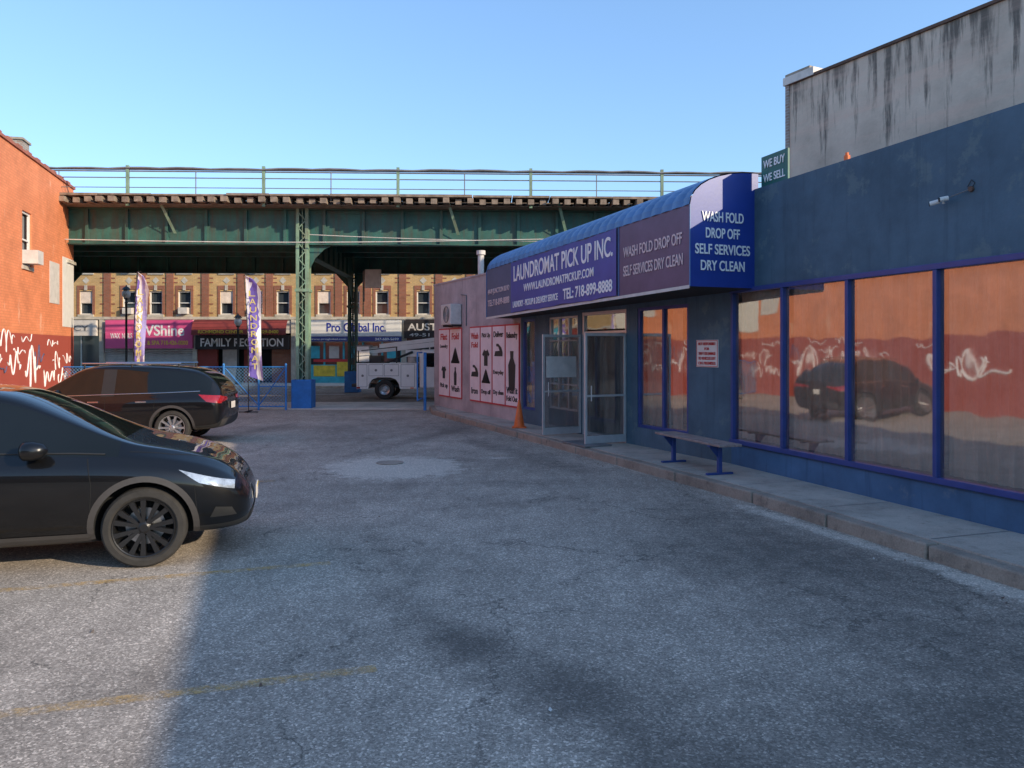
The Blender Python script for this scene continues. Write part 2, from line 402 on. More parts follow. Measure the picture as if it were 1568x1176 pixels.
s=MB(); s.box(-80,80,39.4,43.5,-.02,.13,'conc_l'); s.build('street_pavement')
s=MB()
for k in range(-20,20): s.quad((k*3,34.1,0),(k*3+1.6,34.1,0),(k*3+1.6,34.22,0),(k*3,34.22,0),'txtw')
s.build('road_marking')
kerb=[(7.6,-3.8),(4.36,6.0),(3.11,10.0),(1.80,13.3),(.62,16.2),(-2.45,23.6),(-2.75,25.55)]
inner=[(-2.3,25.55),(.6,20.),(3.9,13.),(9.5,-3.8)]
ki=[(x+.16,y+.05) for x,y in kerb]
s=MB(); s.prism_xy([(x,y) for x,y in ki]+inner,-.02,.15,'conc')
for t in np.arange(3.0,25,1.5):
    xk=np.interp(t,[p[1] for p in ki],[p[0] for p in ki])+.02
    s.quad((xk,t,.1535),(xk+1.35,t+.45,.1535),(xk+1.35,t+.463,.1535),(xk,t+.013,.1535),'gray')
s.build('pavement')
s=MB()
for i in range(len(kerb)-1):
    a,b=Vector(kerb[i]),Vector(kerb[i+1]);c,d=Vector(ki[i+1]),Vector(ki[i])
    n=max(1,int((b-a).length/1.2)); rnd=random.Random(i)
    for k in range(n):
        p=a.lerp(b,k/n); q=a.lerp(b,(k+1)/n-.006); r_=d.lerp(c,(k+1)/n-.006); t_=d.lerp(c,k/n); j=rnd.uniform(-.012,.0)
        s.prism_xy([tuple(p),tuple(q),tuple(r_),tuple(t_)],-.02,.149+j,'kerb')
s.build('kerb',bevel=.02)

# ---------------------------------------------------------------- laundromat
LB=root('laundromat_building',(3.55,12.45,0),math.radians(-71.73))
W=MB()
nx_=[0.06,1.3,2.6,3.97,5.3,6.6,7.9,9.2,10.5]
zs0,zs1=.52,2.94
wall_open(W,-.02,24,zs1,4.42,[], 'bluewall')
W.quad((-.02,0,.1),(24,0,.1),(24,0,zs0),(-.02,0,zs0),'bluebase')
W.quad((10.5,0,zs0),(24,0,zs0),(24,0,zs1),(10.5,0,zs1),'bluewall')
W.quad((-.02,0,zs0),(.06,0,zs0),(.06,0,zs1),(-.02,0,zs1),'bluewall')
W.box(-.02,24,0,.3,4.42,4.47,'bluewall')
W.quad((-.0,.3,4.3),(24,.3,4.3),(24,9,4.3),(0,9,4.3),'roof')
W.quad((24,0,0),(24,9,0),(24,9,4.42),(24,0,4.42),'bluewall')
W.quad((-2,9,0),(24,9,0),(24,9,4.3),(-2,9,4.3),'bluewall')
W.box(.0,10.5,.0,.9,zs0-.06,zs0-.02,'gray')
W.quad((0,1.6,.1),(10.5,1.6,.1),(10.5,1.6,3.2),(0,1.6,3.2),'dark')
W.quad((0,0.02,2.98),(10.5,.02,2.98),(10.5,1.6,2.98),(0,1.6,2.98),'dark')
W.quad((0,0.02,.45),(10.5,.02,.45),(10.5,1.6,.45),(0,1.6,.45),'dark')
W.build('near_wall',LB)
F=MB()
F.box(0,10.5,-.045,.05,zs0-.03,zs0+.04,'bluetrim'); F.box(0,10.5,-.045,.05,zs1-.04,zs1+.03,'bluetrim')
for x in nx_: F.box(x-.028,x+.028,-.04,.055,zs0+.04,zs1-.04,'bluetrim')
F.build('window_frames',LB,bevel=.006)
G=MB()
for a,b in zip(nx_,nx_[1:]): G.quad((a+.02,.02,zs0+.03),(b-.02,.02,zs0+.03),(b-.02,.02,zs1-.03),(a+.02,.02,zs1-.03),'glass')
G.build('window_panes',LB,fix=False)
C=MB()
for a,b in zip(nx_,nx_[1:]):
    n=int((b-a)/.03); ph=random.random()*6
    pts=[]
    for i in range(n+1):
        x=a+.05+(b-a-.1)*i/n; pts.append((x,.11+.024*math.sin(i*1.25+ph)+.012*math.sin(i*.43+ph)))
    top=zs1-.04
    for p,q in zip(pts,pts[1:]):
        C.quad((p[0],p[1],zs0+.06),(q[0],q[1],zs0+.06),(q[0],q[1],top),(p[0],p[1],top),'curtain')
C.build('curtains',LB,fix=False)
FW=root('wing',(0,0,0),math.radians(6.9),LB)
W=MB()
win=[(-2.66,-1.10,.50,2.80)]; door=(-4.78,-3.04,.15,2.80); win2=(-6.3,-4.95,.62,2.75); win3=(-7.72,-7.02,.5,2.75)
wall_open(W,-7.82,0.0,.1,4.15,win+[door,win2,win3],'bluewall',d=.15)
wall_open(W,-14.4,-7.82,.1,4.10,[],'mauve')
W.box(-14.45,-7.82,-.02,.3,4.10,4.15,'mauve')
W.quad((-14.4,0,0),(-14.4,0,4.1),(-14.4,9,4.1),(-14.4,9,0),'mauve')
W.quad((-14.4,.3,4.05),(0.5,.3,4.05),(.5,9,4.05),(-14.4,9,4.05),'roof')
W.quad((-14.4,9,0),(0,9,0),(0,9,4.1),(-14.4,9,4.1),'mauve')
for a,b,c,d in win+[win2,win3,door]:
    dy=1.3
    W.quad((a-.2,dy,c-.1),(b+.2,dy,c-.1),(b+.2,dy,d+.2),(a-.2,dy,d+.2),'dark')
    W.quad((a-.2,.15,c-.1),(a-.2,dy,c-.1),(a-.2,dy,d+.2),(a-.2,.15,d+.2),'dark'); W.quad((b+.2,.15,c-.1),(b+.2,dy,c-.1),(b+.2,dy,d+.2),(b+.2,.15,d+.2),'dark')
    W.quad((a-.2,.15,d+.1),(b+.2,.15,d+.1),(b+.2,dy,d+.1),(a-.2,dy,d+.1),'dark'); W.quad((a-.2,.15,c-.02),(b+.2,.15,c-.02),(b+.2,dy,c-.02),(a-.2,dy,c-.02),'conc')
W.build('wing_wall',FW)
F=MB()
def frame(mb,a,b,c,d,vs,hs,mt,w=.03,y0=.02,y1=.10):
    mb.box(a,b,y0,y1,c,c+2*w,mt); mb.box(a,b,y0,y1,d-2*w,d,mt)
    for x in [a+w]+vs+[b-w]: mb.box(x-w,x+w,y0-.004,y1+.004,c,d,mt)
    for z in hs: mb.box(a,b,y0+.003,y1-.003,z-w*.8,z+w*.8,mt)
frame(F,-2.66,-1.10,.50,2.80,[-1.86],[],'bluetrim')
frame(F,-6.3,-4.95,.62,2.75,[-5.85,-5.4],[2.2,1.2],'alu',.022)
frame(F,-7.72,-7.02,.5,2.75,[],[],'bluetrim')
frame(F,-4.78,-3.04,.15,2.80,[],[2.36],'alu',.035)
F.build('wing_frames',FW,bevel=.004)
G=MB()
for a,b,c,d in win+[win2,win3]+[(-4.74,-3.08,2.40,2.76)]:
    G.quad((a+.02,.06,c+.02),(b-.02,.06,c+.02),(b-.02,.06,d-.02),(a+.02,.06,d-.02),'glass')
G.build('wing_panes',FW,fix=False)
C=MB()
for (a,b,c,d) in [(-7.7,-7.04,.5,2.75),(-2.6,-1.95,.55,2.75),(-1.8,-1.5,.55,2.75)]:
    n=int((b-a)/.04)
    pts=[(a+(b-a)*i/n,.20+.025*math.sin(i*1.4)) for i in range(n+1)]
    for p,q in zip(pts,pts[1:]): C.quad((p[0],p[1],c),(q[0],q[1],c),(q[0],q[1],d),(p[0],p[1],d),'curtain')
C.build('wing_curtains',FW,fix=False)
D=MB(); D.box(-4.1,-3.12,.55,.60,.15,2.3,'gray')
for i in range(2):
    for z0,z1 in ((.35,.95),(1.1,1.6),(1.72,2.12)):
        D.box(-4.0+i*.45,-3.65+i*.45,.53,.55,z0,z1,'gray')
D.box(-4.78,-4.1,.55,.60,.15,2.3,'dark')
D.build('inner_door',FW,bevel=.01)
def leaf(x):
    D=MB(); y0,y1=-.95,-.01; z0,z1=.18,2.32
    D.box(x-.02,x+.02,y0,y0+.05,z0,z1,'alu'); D.box(x-.02,x+.02,y1-.05,y1,z0,z1,'alu')
    D.box(x-.018,x+.018,y0+.05,y1-.05,z0,z0+.15,'alu'); D.box(x-.018,x+.018,y0+.05,y1-.05,z1-.06,z1,'alu')
    D.box(x-.018,x+.018,y0+.05,y1-.05,1.08,1.12,'alu')
    D.box(x-.004,x+.004,y0+.05,y1-.05,z0+.15,1.08,'glassd'); D.box(x-.004,x+.004,y0+.05,y1-.05,1.12,z1-.06,'glassd')
    D.cyl((x+.05,y0+.12,1.0),(x+.05,y0+.12,1.3),.012,'alu'); 
    D.build('open_door_leaf',FW,bevel=.004); return
leaf(-3.04); leaf(-4.80)
D=MB(); D.box(-4.765,-4.755,-.88,-.15,1.40,1.85,'offwhite'); D.build('door_notice',FW)
NS=root('notice_sign',(3.55,12.45,0),math.radians(-64.83))
D=MB(); D.box(-.86,-.30,-.02,-.003,1.70,2.16,'white'); D.build('plate',NS,bevel=.004)
for i,(t,h) in enumerate((("NOT RESPONSIBLE",.05),("FOR",.045),("THEFT OR DAMAGE",.05),("TO VEHICLES LEFT",.05),("ON PREMISES",.05))):
    w=.22 if len(t)>5 else .06
    text(t,NS,-.58-w,-.58+w,2.07-i*.082,h,'txtred',y=-.024)
D=MB()
for a in ((-.85,-.31,2.14,2.15),(-.85,-.31,1.71,1.72),(-.85,-.84,1.71,2.15),(-.32,-.31,1.71,2.15)): D.box(a[0],a[1],-.023,-.0205,a[2],a[3],'red')
D.build('border',NS)

def poster(x0,x1,kind,words):
    r=root('laundry_poster',(3.55,12.45,0),math.radians(-64.83))
    D=MB(); D.box(x0,x1,-.03,-.003,.50,2.66,'red'); D.build('board',r)
    D=MB(); D.box(x0+.03,x1-.03,-.036,-.0305,.54,2.62,'pink')
    cx=(x0+x1)/2; w=(x1-x0)
    D2=MB()
    def poly(pts,cz,sc): 
        n=len(pts); D2.add([(cx+px*w*sc,-.041,cz+pz*w*sc) for px,pz in pts],[tuple(range(n))],'txtblk')
    iron=[(-.4,-.2),(.4,-.2),(.42,-.05),(.3,.15),(.0,.3),(-.2,.3),(-.2,.2),(.0,.18),(.12,.02),(-.3,.0)]
    hang=[(-.45,-.15),(0,.12),(.45,-.15),(.45,-.22),(.03,.02),(.03,.2),(.1,.3),(0,.4),(-.1,.3),(-.03,.2),(-.03,.02),(-.45,-.22)]
    shirt=[(-.45,.1),(-.2,.35),(-.08,.28),(.08,.28),(.2,.35),(.45,.1),(.3,0),(.22,.08),(.22,-.45),(-.22,-.45),(-.22,.08),(-.3,0)]
    bott=[(-.2,-.6),(.2,-.6),(.24,.1),(.1,.3),(.12,.5),(-.12,.5),(-.1,.3),(-.24,.1)]
    sh={'iron':iron,'hang':hang,'shirt':shirt,'bott':bott}
    for k,cz,sc in kind: poly(sh[k],cz,sc)
    D2.build('silhouettes',r,fix=False); D.build('sheet',r)
    for t,z,h,ww in words: text(t,r,cx-w*ww/2,cx+w*ww/2,z,h,'txtblk' if z<2 or len(t)>4 else 'txtred',y=-.04,bold=.02)
poster(-13.87,-12.88,[('shirt',1.3,.5)],[("Flat",2.3,.2,.6),("Pick up",.75,.18,.7),("Laundry",2.02,.14,.7)])
poster(-12.86,-11.86,[('hang',1.75,.8),('bott',1.2,.5)],[("Fold",2.3,.2,.6),("Wash",.7,.18,.7)])
poster(-11.2,-10.41,[('iron',1.35,.85)],[("Wash",2.3,.18,.7),("Fold",2.05,.16,.6),("Iron",.72,.18,.6)])
poster(-10.39,-9.57,[('shirt',1.8,.7),('hang',1.2,.8)],[("Pick Up",2.3,.16,.7),("Drop off",.72,.16,.8)])
poster(-9.55,-8.71,[('iron',1.95,.8)],[("Deliver",2.33,.16,.75),("Everyday",1.3,.14,.8),("Dry clean",.75,.15,.8)])
poster(-8.69,-7.86,[('bott',1.5,1.1)],[("Relaundry",2.25,.2,.8),("Wash it",.85,.17,.8),("Fold Out",.65,.14,.8)])

def ac(name,loc,rz):
    r=root(name,loc,rz); D=MB(); D.box(-.42,.42,-.36,0,0,.62,'offwhite'); D.build('housing',r,bevel=.02)
    D=MB(); D.lathe((.08,-.365,.31),(0,-1,0),[(.25,0),(.25,.012),(.23,.012),(.23,.0)],'gray',24)
    for k in range(5): D.lathe((.08,-.365,.31),(0,-1,0),[(.04+.04*k,0),(.045+.04*k,.008),(.05+.04*k,0)],'gray',20)
    D.box(-.4,-.36,-.3,.2,-.06,0,'blackm'); D.box(.36,.4,-.3,.2,-.06,0,'blackm')
    D.build('grille',r)
    return r
ac('air_conditioner',(3.55-.4253*12.3-.905*.02,12.45+.905*12.3,2.75),math.radians(-64.83))
P_=MB(); P_.cyl((-.9,22.3,4.0),(-.9,22.3,4.78),.09,'offwhite',n=14); P_.cyl((-.9,22.3,4.74),(-.9,22.3,4.86),.13,'offwhite',n=14); P_.build('vent_pipe',smooth=False)
tube('wall_conduit',[(-11.5,-.02,2.7),(-11.5,-.02,3.6),(-11.9,-.02,3.65)],.018,'gray',FW)

# ---------------------------------------------------------------- awning
AW=root('shop_awning',(-.65,19.7,0),math.radians(-68.25))
Lw=8.90
zb=lambda x: 2.80+.0157*x
A=MB()
def strip(x0,x1,mt,y=0): A.quad((x0,y,zb(x0)),(x1,y,zb(x1)),(x1,y,zb(x1)+1.22),(x0,y,zb(x0)+1.22),mt)
strip(0,1.72,'awnnavy'); strip(1.72,6.78,'awnnavy'); strip(6.78,Lw,'awnpurp')
def arc(t,x):
    return (1.18*(1-math.cos(t)), zb(x)+1.22+.55*math.sin(t))
nseg=8
NX=178
rowp=[]
for i in range(NX+1):
    x=Lw*i/NX; rp=.022*abs(math.sin(math.pi*x/.30))
    row=[]
    for k in range(nseg+1):
        t=math.pi/2*k/nseg; y,z=arc(t,x); row.append((x,y-rp*math.cos(t),z+rp*math.sin(t)))
    rowp.append(row)
for i in range(NX):
    for k in range(nseg): A.quad(rowp[i][k],rowp[i+1][k],rowp[i+1][k+1],rowp[i][k+1],'awndome')
for x,s_ in ((Lw,'awnblue'),(0,'awnblue')):
    pts=[(x,0,zb(x)),(x,1.25,zb(x))]+[(x,1.25,zb(x)+1.77)]+[(x,arc(math.pi/2*k/nseg,x)[0],arc(math.pi/2*k/nseg,x)[1]) for k in range(nseg,-1,-1)]
    A.add(pts,[tuple(range(len(pts)))],s_)
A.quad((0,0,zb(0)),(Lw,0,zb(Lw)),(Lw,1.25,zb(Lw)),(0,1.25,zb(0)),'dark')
A.quad((0,1.25,zb(0)),(Lw,1.25,zb(Lw)),(Lw,1.25,zb(Lw)+1.77),(0,1.25,zb(0)+1.77),'awnnavy')
A.build('canopy',AW,fix=False)
B=MB(); 
for x in (0,1.72,6.78,Lw): B.box(x-.012,x+.012,-.012,.0,zb(x),zb(x)+1.22,'awndome')
B.add([(0,-.014,zb(0)-.03),(Lw,-.014,zb(Lw)-.03),(Lw,-.014,zb(Lw)+.02),(0,-.014,zb(0)+.02)],[(0,1,2,3)],'offwhite')
nb=30
for i in range(nb):
    xa,xb_=1.76+4.98*i/nb,1.76+4.98*(i+1)/nb
    w1=lambda x:.012*math.sin(x*3.1)+.008*math.sin(x*7.3)
    B.add([(xa,-.03,zb(xa)+.03+w1(xa)),(xb_,-.03,zb(xb_)+.03+w1(xb_)),(xb_,-.03,zb(xb_)+1.2+w1(xb_+2)),(xa,-.03,zb(xa)+1.2+w1(xa+2))],[(0,1,2,3)],'banner')
B.build('banner',AW,fix=False)
tl=.0157; Z=2.80
text("LAUNDROMAT PICK UP INC.",AW,1.95,6.62,Z+.74,.36,'txtw',y=-.035,tilt=tl,bold=.012)
text("WWW.LAUNDROMATPICKUP.COM",AW,2.55,5.9,Z+.46,.17,'txtw',y=-.035,tilt=tl)
text("LAUNDRY - PICKUP & DELIVERY SERVICE",AW,1.9,4.35,Z+.14,.14,'txtw',y=-.035,tilt=tl)
text("TEL: 718-899-8888",AW,4.6,6.6,Z+.12,.22,'txtw',y=-.035,tilt=tl,bold=.02)
text("49-09 JUNCTION BLVD",AW,.12,1.6,Z+.55,.16,'txtpink',y=-.008,tilt=tl)
text("TEL:718-899-8888",AW,.12,1.6,Z+.28,.16,'txtpink',y=-.008,tilt=tl)
text("WASH FOLD DROP OFF",AW,6.95,8.7,Z+.66,.18,'txtpink',y=-.008,tilt=tl)
text("SELF SERVICES DRY CLEAN",AW,6.95,8.72,Z+.34,.18,'txtpink',y=-.008,tilt=tl)
EF=root('end_lettering',(Lw,0,0),math.radians(90),AW)
for i,t in enumerate(("WASH FOLD","DROP OFF","SELF SERVICES","DRY CLEAN")):
    w={0:.38,1:.31,2:.50,3:.40}[i]
    text(t,EF,.58-w,.58+w,2.94+.98-i*.245,.155,'txtw',y=-.012,bold=.015)

# ---------------------------------------------------------------- roof bits on laundromat
R=root('shop_roof_sign',(3.55,12.45,0),math.radians(-71.73))
D=MB(); D.box(.74,1.36,.03,.06,4.475,4.93,'signgreen'); D.box(.80,.83,.06,.30,4.44,4.48,'blackm'); D.box(1.28,1.31,.06,.3,4.44,4.48,'blackm'); D.build('board',R)
text("WE BUY",R,.80,1.30,4.74,.12,'txtw',y=.024); text("WE SELL",R,.80,1.30,4.53,.12,'txtw',y=.024)
R=root('security_camera',(3.55,12.45,0),math.radians(-71.73))
D=MB(); x=4.08
D.cyl((x+.34,0,3.72),(x+.34,-.03,3.72),.03,'rust'); D.cyl((x+.34,-.02,3.72),(x+.08,-.08,3.66),.006,'gray')
D.cyl((x-.05,-.17,3.62),(x+.03,-.11,3.64),.026,'white',n=14); D.cyl((x-.056,-.175,3.619),(x-.05,-.17,3.62),.028,'blackm',n=14)
D.cyl((x+.07,-.16,3.645),(x+.12,-.09,3.66),.026,'white',n=14); D.cyl((x+.066,-.166,3.644),(x+.07,-.16,3.645),.028,'blackm',n=14); D.cyl((x+.05,-.08,3.61),(x+.05,-.08,3.68),.016,'white',n=10); D.build('body',R,smooth=False)
tube('camera_cable',[(x+.34,-.01,3.72),(x+.38,-.008,3.78),(x+.34,-.01,3.82),(x+.29,-.01,3.75)],.004,'blackm',R)
D=MB(); D.cyl((0,0,0),(0,0,.14),.04,'coneo'); D.cyl((0,0,.14),(0,0,.18),.022,'coneo'); o=D.build('roof_vent'); o.location=(3.55+.3134*2.35+.9497*.2,12.45-.9497*2.35+.3134*.2,4.45)

# grey stucco building behind
GB=root('grey_stucco_building',(7.2,20,0),math.radians(-63.43))
D=MB(); H=8.85
D.quad((0.02,0,0),(44,0,0),(44,0,H),(0.02,0,H),'streak')
D.quad((0,0,0),(0,0,H),(0,14,H),(0,14,0),'greybrick'); D.quad((44,0,0),(44,0,H),(44,14,H),(44,14,0),'greybrick'); D.quad((0,14,0),(44,14,0),(44,14,H),(0,14,H),'greybrick')
D.quad((0,0,H),(44,0,H),(44,14,H),(0,14,H),'roof')
D.box(-.02,44,-.05,.25,H,H+.07,'rust')
D.box(-.10,.02,-.03,.5,0,H+.12,'greybrick')
D.box(-.14,.85,-.07,.6,H+.02,H+.22,'offwhite')
D.box(-.10,.70,-.03,.5,H+.22,H+.30,'kerb')
D.build('walls',GB)

# orange building
OB=root('orange_brick_building',(-15.1,26.5,0),math.radians(105.96))
D=MB(); H=7.5
wz=(-5.25,-4.45,4.35,5.9); LO=-18.5
wall_open(D,LO,0,0,H,[wz],'orange',d=.14)
D.quad((0,0,0),(0,16,0),(0,16,H),(0,0,H),'orange'); D.quad((LO,0,0),(LO,16,0),(LO,16,H),(LO,0,H),'orange')
D.quad((LO,0,H),(0,0,H),(0,16,H),(LO,16,H),'roof')
D.box(LO,.05,-.05,.25,H,H+.08,'orangetop')
for i in range(23): 
    x=LO+i*.8; D.box(x,x+.36,-.04,.2,H+.08,H+.13,'orangetop')
D.quad((wz[0]-.1,.14,wz[2]-.1),(wz[1]+.1,.14,wz[2]-.1),(wz[1]+.1,.14,wz[3]+.1),(wz[0]-.1,.14,wz[3]+.1),'dglass')
frame(D,wz[0],wz[1],wz[2],wz[3],[],[5.1],'white',.03,.05,.10)
D.box(wz[0]-.06,wz[1]+.06,-.05,.02,wz[2]-.1,wz[2],'stone')
D.box(-5.1,-4.6,-.35,.1,4.42,4.8,'offwhite')
D.box(-2.75,-1.75,-.02,-.003,3.45,4.75,'offwhite'); D.box(-1.35,-.05,-.016,-.003,2.75,5.05,'white')
D.box(-.9,.05,-.07,-.017,4.9,5.0,'stone')
D.box(-1.9,-1.2,1.0,1.7,H+.0,H+1.15,'greybrick'); D.box(-1.95,-1.15,.95,1.75,H+1.15,H+1.22,'kerb')
D.box(-.35,.12,-.2,.3,6.9,7.15,'offwhite')
D.build('walls',OB)
def scribble(x,z,w,h,n,seed):
    rnd=random.Random(seed*13+5); out=[]
    A1=[(rnd.uniform(.5,1),rnd.uniform(0,6),rnd.uniform(.7,1.4)) for _ in range(3)]
    B1=[(rnd.uniform(.5,1),rnd.uniform(0,6),rnd.uniform(.7,1.6)) for _ in range(3)]
    for i in range(n*9):
        t=i/(n*9-1); u=t*n
        dx=sum(a*math.sin(u*f*1.9+p) for a,p,f in A1)/3; dz=sum(a*math.sin(u*f*2.3+p) for a,p,f in B1)/2.2
        env=math.sin(math.pi*min(1,t*1.1+.08))**.5 if t<.9 else .6
        out.append((x+w*t+dx*w*.22,-.006,z+h*.5+h*.5*max(-1,min(1,dz))*env))
    return out
gr=root('graffiti',(-15.1,26.5,0),math.radians(105.96))
for k,(x,z,w,h,n,mt,r_) in enumerate([(-8.3,1.3,1.5,.9,8,'spray',.022),(-7.9,1.1,1.3,.8,6,'spray2',.02),(-6.5,1.2,1.1,.9,7,'spray',.022),(-6.0,1.7,.9,.5,5,'spray',.016),(-4.9,.8,1.2,1.4,8,'spray',.024),(-4.2,1.4,.9,.8,6,'spray2',.02),(-3.4,.5,1.2,1.3,8,'spray',.024),(-2.4,1.2,.8,.8,6,'spray',.018),
    (-1.8,.6,1.0,1.1,7,'spray',.022),(-1.2,1.3,.9,.8,6,'spray',.018),(-12.6,.5,2.2,1.7,12,'spray',.036),(-12.2,.9,1.6,1.3,11,'spray',.028),(-16.2,.8,1.8,1.2,9,'spray',.035),(-10.6,1.9,1.1,.6,6,'spray',.02),(-7.2,1.9,1.3,.7,8,'spray',.018),(-5.4,2.0,1.0,.6,7,'spray',.016),(-3.0,1.9,1.2,.6,8,'spray',.016),(-8.6,.7,1.6,.7,9,'spray',.02)]):
    tube('spray_stroke',scribble(x,z,w,h,n,k),r_,mt,gr)

# unseen building added behind the camera to darken the car reflections
D=MB(); D.box(-34,4,-34,-24,0,7.2,'rbrick'); 
for i in range(12):
    D.box(-32+i*3,-31+i*3,-23.99,-23.9,3.9,5.4,'dglass'); D.box(-32.1+i*3,-30.9+i*3,-23.99,-23.85,3.8,3.9,'stone')
D.box(-34,4,-24.2,-23.8,7.2,7.4,'stone'); D.build('unseen_rear_building')

# ---------------------------------------------------------------- elevated railway
EL=root('elevated_railway',(-7.1,26.2,0),.035)
D=MB()
XA,XB=-60,60
for y in (0,9.8):
    D.box(XA,XB,y-.012,y+.012,5.58,6.72,'elgreen'); D.box(XA,XB,y-.17,y+.17,5.54,5.58,'elgreen'); D.box(XA,XB,y-.17,y+.17,6.72,6.76,'elgreen')
    x=XA
    while x<XB:
        D.box(x-.05,x+.05,y-.11,y+.11,5.581,6.719,'elgreen'); x+=1.32
    D.box(XA,XB,y-.03,y-.013,5.581,5.70,'elgreen'); D.box(XA,XB,y-.03,y-.013,6.60,6.719,'elgreen')
for y in (2.2,3.9,5.9,7.6):
    D.box(XA,XB,y-.1,y+.1,6.05,6.74,'elgreen')
for i in range(-4,5):
    x=i*13.2
    D.box(x-.02,x+.02,.17,9.63,5.30,6.72,'elgreen'); D.box(x-.16,x+.16,.17,9.63,5.26,5.30,'elgreen')
    for y in range(1,9): D.box(x-.09,x+.09,y,y+.06,5.30,6.71,'elgreen')
    for y,sg in ((0,1),(9.8,-1)):
        D.add([(x,y+sg*.2,5.3),(x,y+sg*1.6,5.3),(x,y+sg*.22,4.1)],[(0,1,2)],'elgreen')
        if y==0:
            D.prism_xz([(x+.2,5.54),(x+1.0,5.54),(x+.7,5.40),(x+.4,5.1),(x+.22,4.75)],y-.03,y+.03,'elgreen')
        else:
            D.prism_xz([(x+.2,5.54),(x+.8,5.54),(x+.22,4.9)],y-.03,y+.03,'elgreen')
            D.prism_xz([(x-.2,5.54),(x-.8,5.54),(x-.22,4.9)],y-.03,y+.03,'elgreen')
x=XA
while x<XB: 
    D.box(x-.05,x+.05,.17,9.63,6.5,6.6,'elgreen'); x+=3.3
D.build('girders',EL)
D=MB()
for i in range(-4,5):
    x=i*13.2
    for y in (0,9.8):
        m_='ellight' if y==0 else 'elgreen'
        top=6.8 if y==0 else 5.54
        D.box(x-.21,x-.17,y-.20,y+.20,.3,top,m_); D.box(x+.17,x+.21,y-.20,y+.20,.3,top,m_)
        for yy in (y-.205,y+.195):
            D.box(x-.17,x-.10,yy,yy+.01,.3,top,m_); D.box(x+.10,x+.17,yy,yy+.01,.3,top,m_)
            z=.9; f=1
            while z<top-.3:
                a=(x-.12*f,yy-.004,z); b=(x+.12*f,yy-.004,z+.26)
                D.add([(a[0],a[1],a[2]-.025),(b[0],b[1],b[2]-.025),(b[0],b[1],b[2]+.025),(a[0],a[1],a[2]+.025)],[(0,1,2,3)],m_); z+=.26; f=-f
        D.box(x-.012,x+.012,y-.17,y+.17,.3,top,m_)
        D.box(x-.24,x+.24,y-.24,y+.24,3.95,4.05,m_)
D.build('columns',EL)
D=MB()
for i in range(-4,5):
    for y in (0,9.8): D.box(i*13.2-.34,i*13.2+.34,y-.34,y+.34,0.0,.98,'colblue')
D.build('column_bases',EL,bevel=.03)
D=MB(); rnd=random.Random(3); x=XA
while x<XB:
    y0=-.95-rnd.random()*.25; z=6.80+rnd.uniform(-.03,.02); 
    D.box(x,x+.2,y0,10.9,z,z+.17,'timber'); x+=.40
D.box(XA,XB,-.75,10.6,6.77,6.795,'timber')
x=XA
while x<XB:
    w=rnd.uniform(1.2,2.4); D.box(x,x+w-.03,-1.0-rnd.random()*.12,-.2,7.0+rnd.uniform(0,.02),7.06+rnd.uniform(0,.03),'timber')
    if rnd.random()<.18: D.box(x,x+w*.6,-.8,-.1,7.08,7.17,'timber')
    x+=w
D.box(XA,XB,-.1,10.8,6.98,7.03,'timber')
for y in (2.2,3.7,5.9,7.4): D.box(XA,XB,y-.04,y+.04,7.03,7.17,'rust')
D.build('track_deck',EL)
D=MB()
for y in (-.85,10.6):
    x=XA+1.7; k=0
    while x<XB:
        big=(k%2==0)
        if big: D.box(x-.05,x+.05,y-.04,y+.04,6.7,8.02,'ellight')
        else: D.cyl((x,y,6.9),(x,y,7.85),.018,'gray')
        x+=2.2; k+=1
    for z,r in ((7.90,.034),(7.83,.022),(7.62,.018),(7.30,.014)): D.cyl((XA,y,z),(XB,y,z),r,'gray',n=6)
D.build('railings',EL)
pl=[(XA+i*.55,-.9,7.92+.018*math.sin(i*2.1)+.012*math.sin(i*.7)) for i in range(int(120/.55))]
tube('top_cable',pl,.034,'gray',EL)
tube('strung_cable',[(-16+i*1.0,-.45,5.62+.10*math.cos(i/5.)+.02*i*.2) for i in range(33)],.018,'offwhite',EL)
tube('strung_cable',[(0.3+i*.8,-.4,5.85-.035*i+.0016*i*i) for i in range(20)],.014,'offwhite',EL)
D=MB(); D.box(1.3,1.95,5.0,5.1,4.5,5.25,'offwhite'); D.cyl((1.1,6,5.3),(1.1,6,4.0),.04,'gray'); D.build('signal_box',EL,bevel=.01)
D=MB()
for i in range(-4,5):
    for dx in (-4.6,4.9):
        x=i*13.2+dx; D.add([(x,-.7,6.9),(x+.10,-.7,6.9),(x+.42,-.18,5.9),(x+.32,-.18,5.9)],[(0,1,2,3)],'ellight')
D.build('braces',EL)

# ---------------------------------------------------------------- far brick building
BB=root('brick_apartment_building',(0,43,0),0)
D=MB(); zt=8.1; z2=3.72
wx=[-36,-33.5,-31,-28.6,-26.2,-23.8,-21.4,-19.9,-18.3,-15.95,-14.3,-12.8,-10.5,-8.87,-7.26,-4.96,-3.2,-1.5,.8,2.5,4.9,7.2,9.5]
ops=[(x-.36,x+.36,3.95,5.25) for x in wx]+[(x-.36,x+.36,6.3,7.5) for x in wx]
wall_open(D,-60,60,z2,zt,ops,'ybrick',d=.2)
D.quad((-60,0,zt),(60,0,zt),(60,14,zt),(-60,14,zt),'roof')
D.box(-60,60,-.30,.0,zt-.25,zt+.1,'stone')
D.box(-60,60,-.12,-.002,z2-.05,z2+.10,'stone')
D.quad((-60,14,0),(60,14,0),(60,14,zt),(-60,14,zt),'rbrick')
D.quad((-60,0,0),(-60,14,0),(-60,14,zt),(-60,0,zt),'rbrick'); D.quad((60,0,0),(60,14,0),(60,14,zt),(60,0,zt),'rbrick')
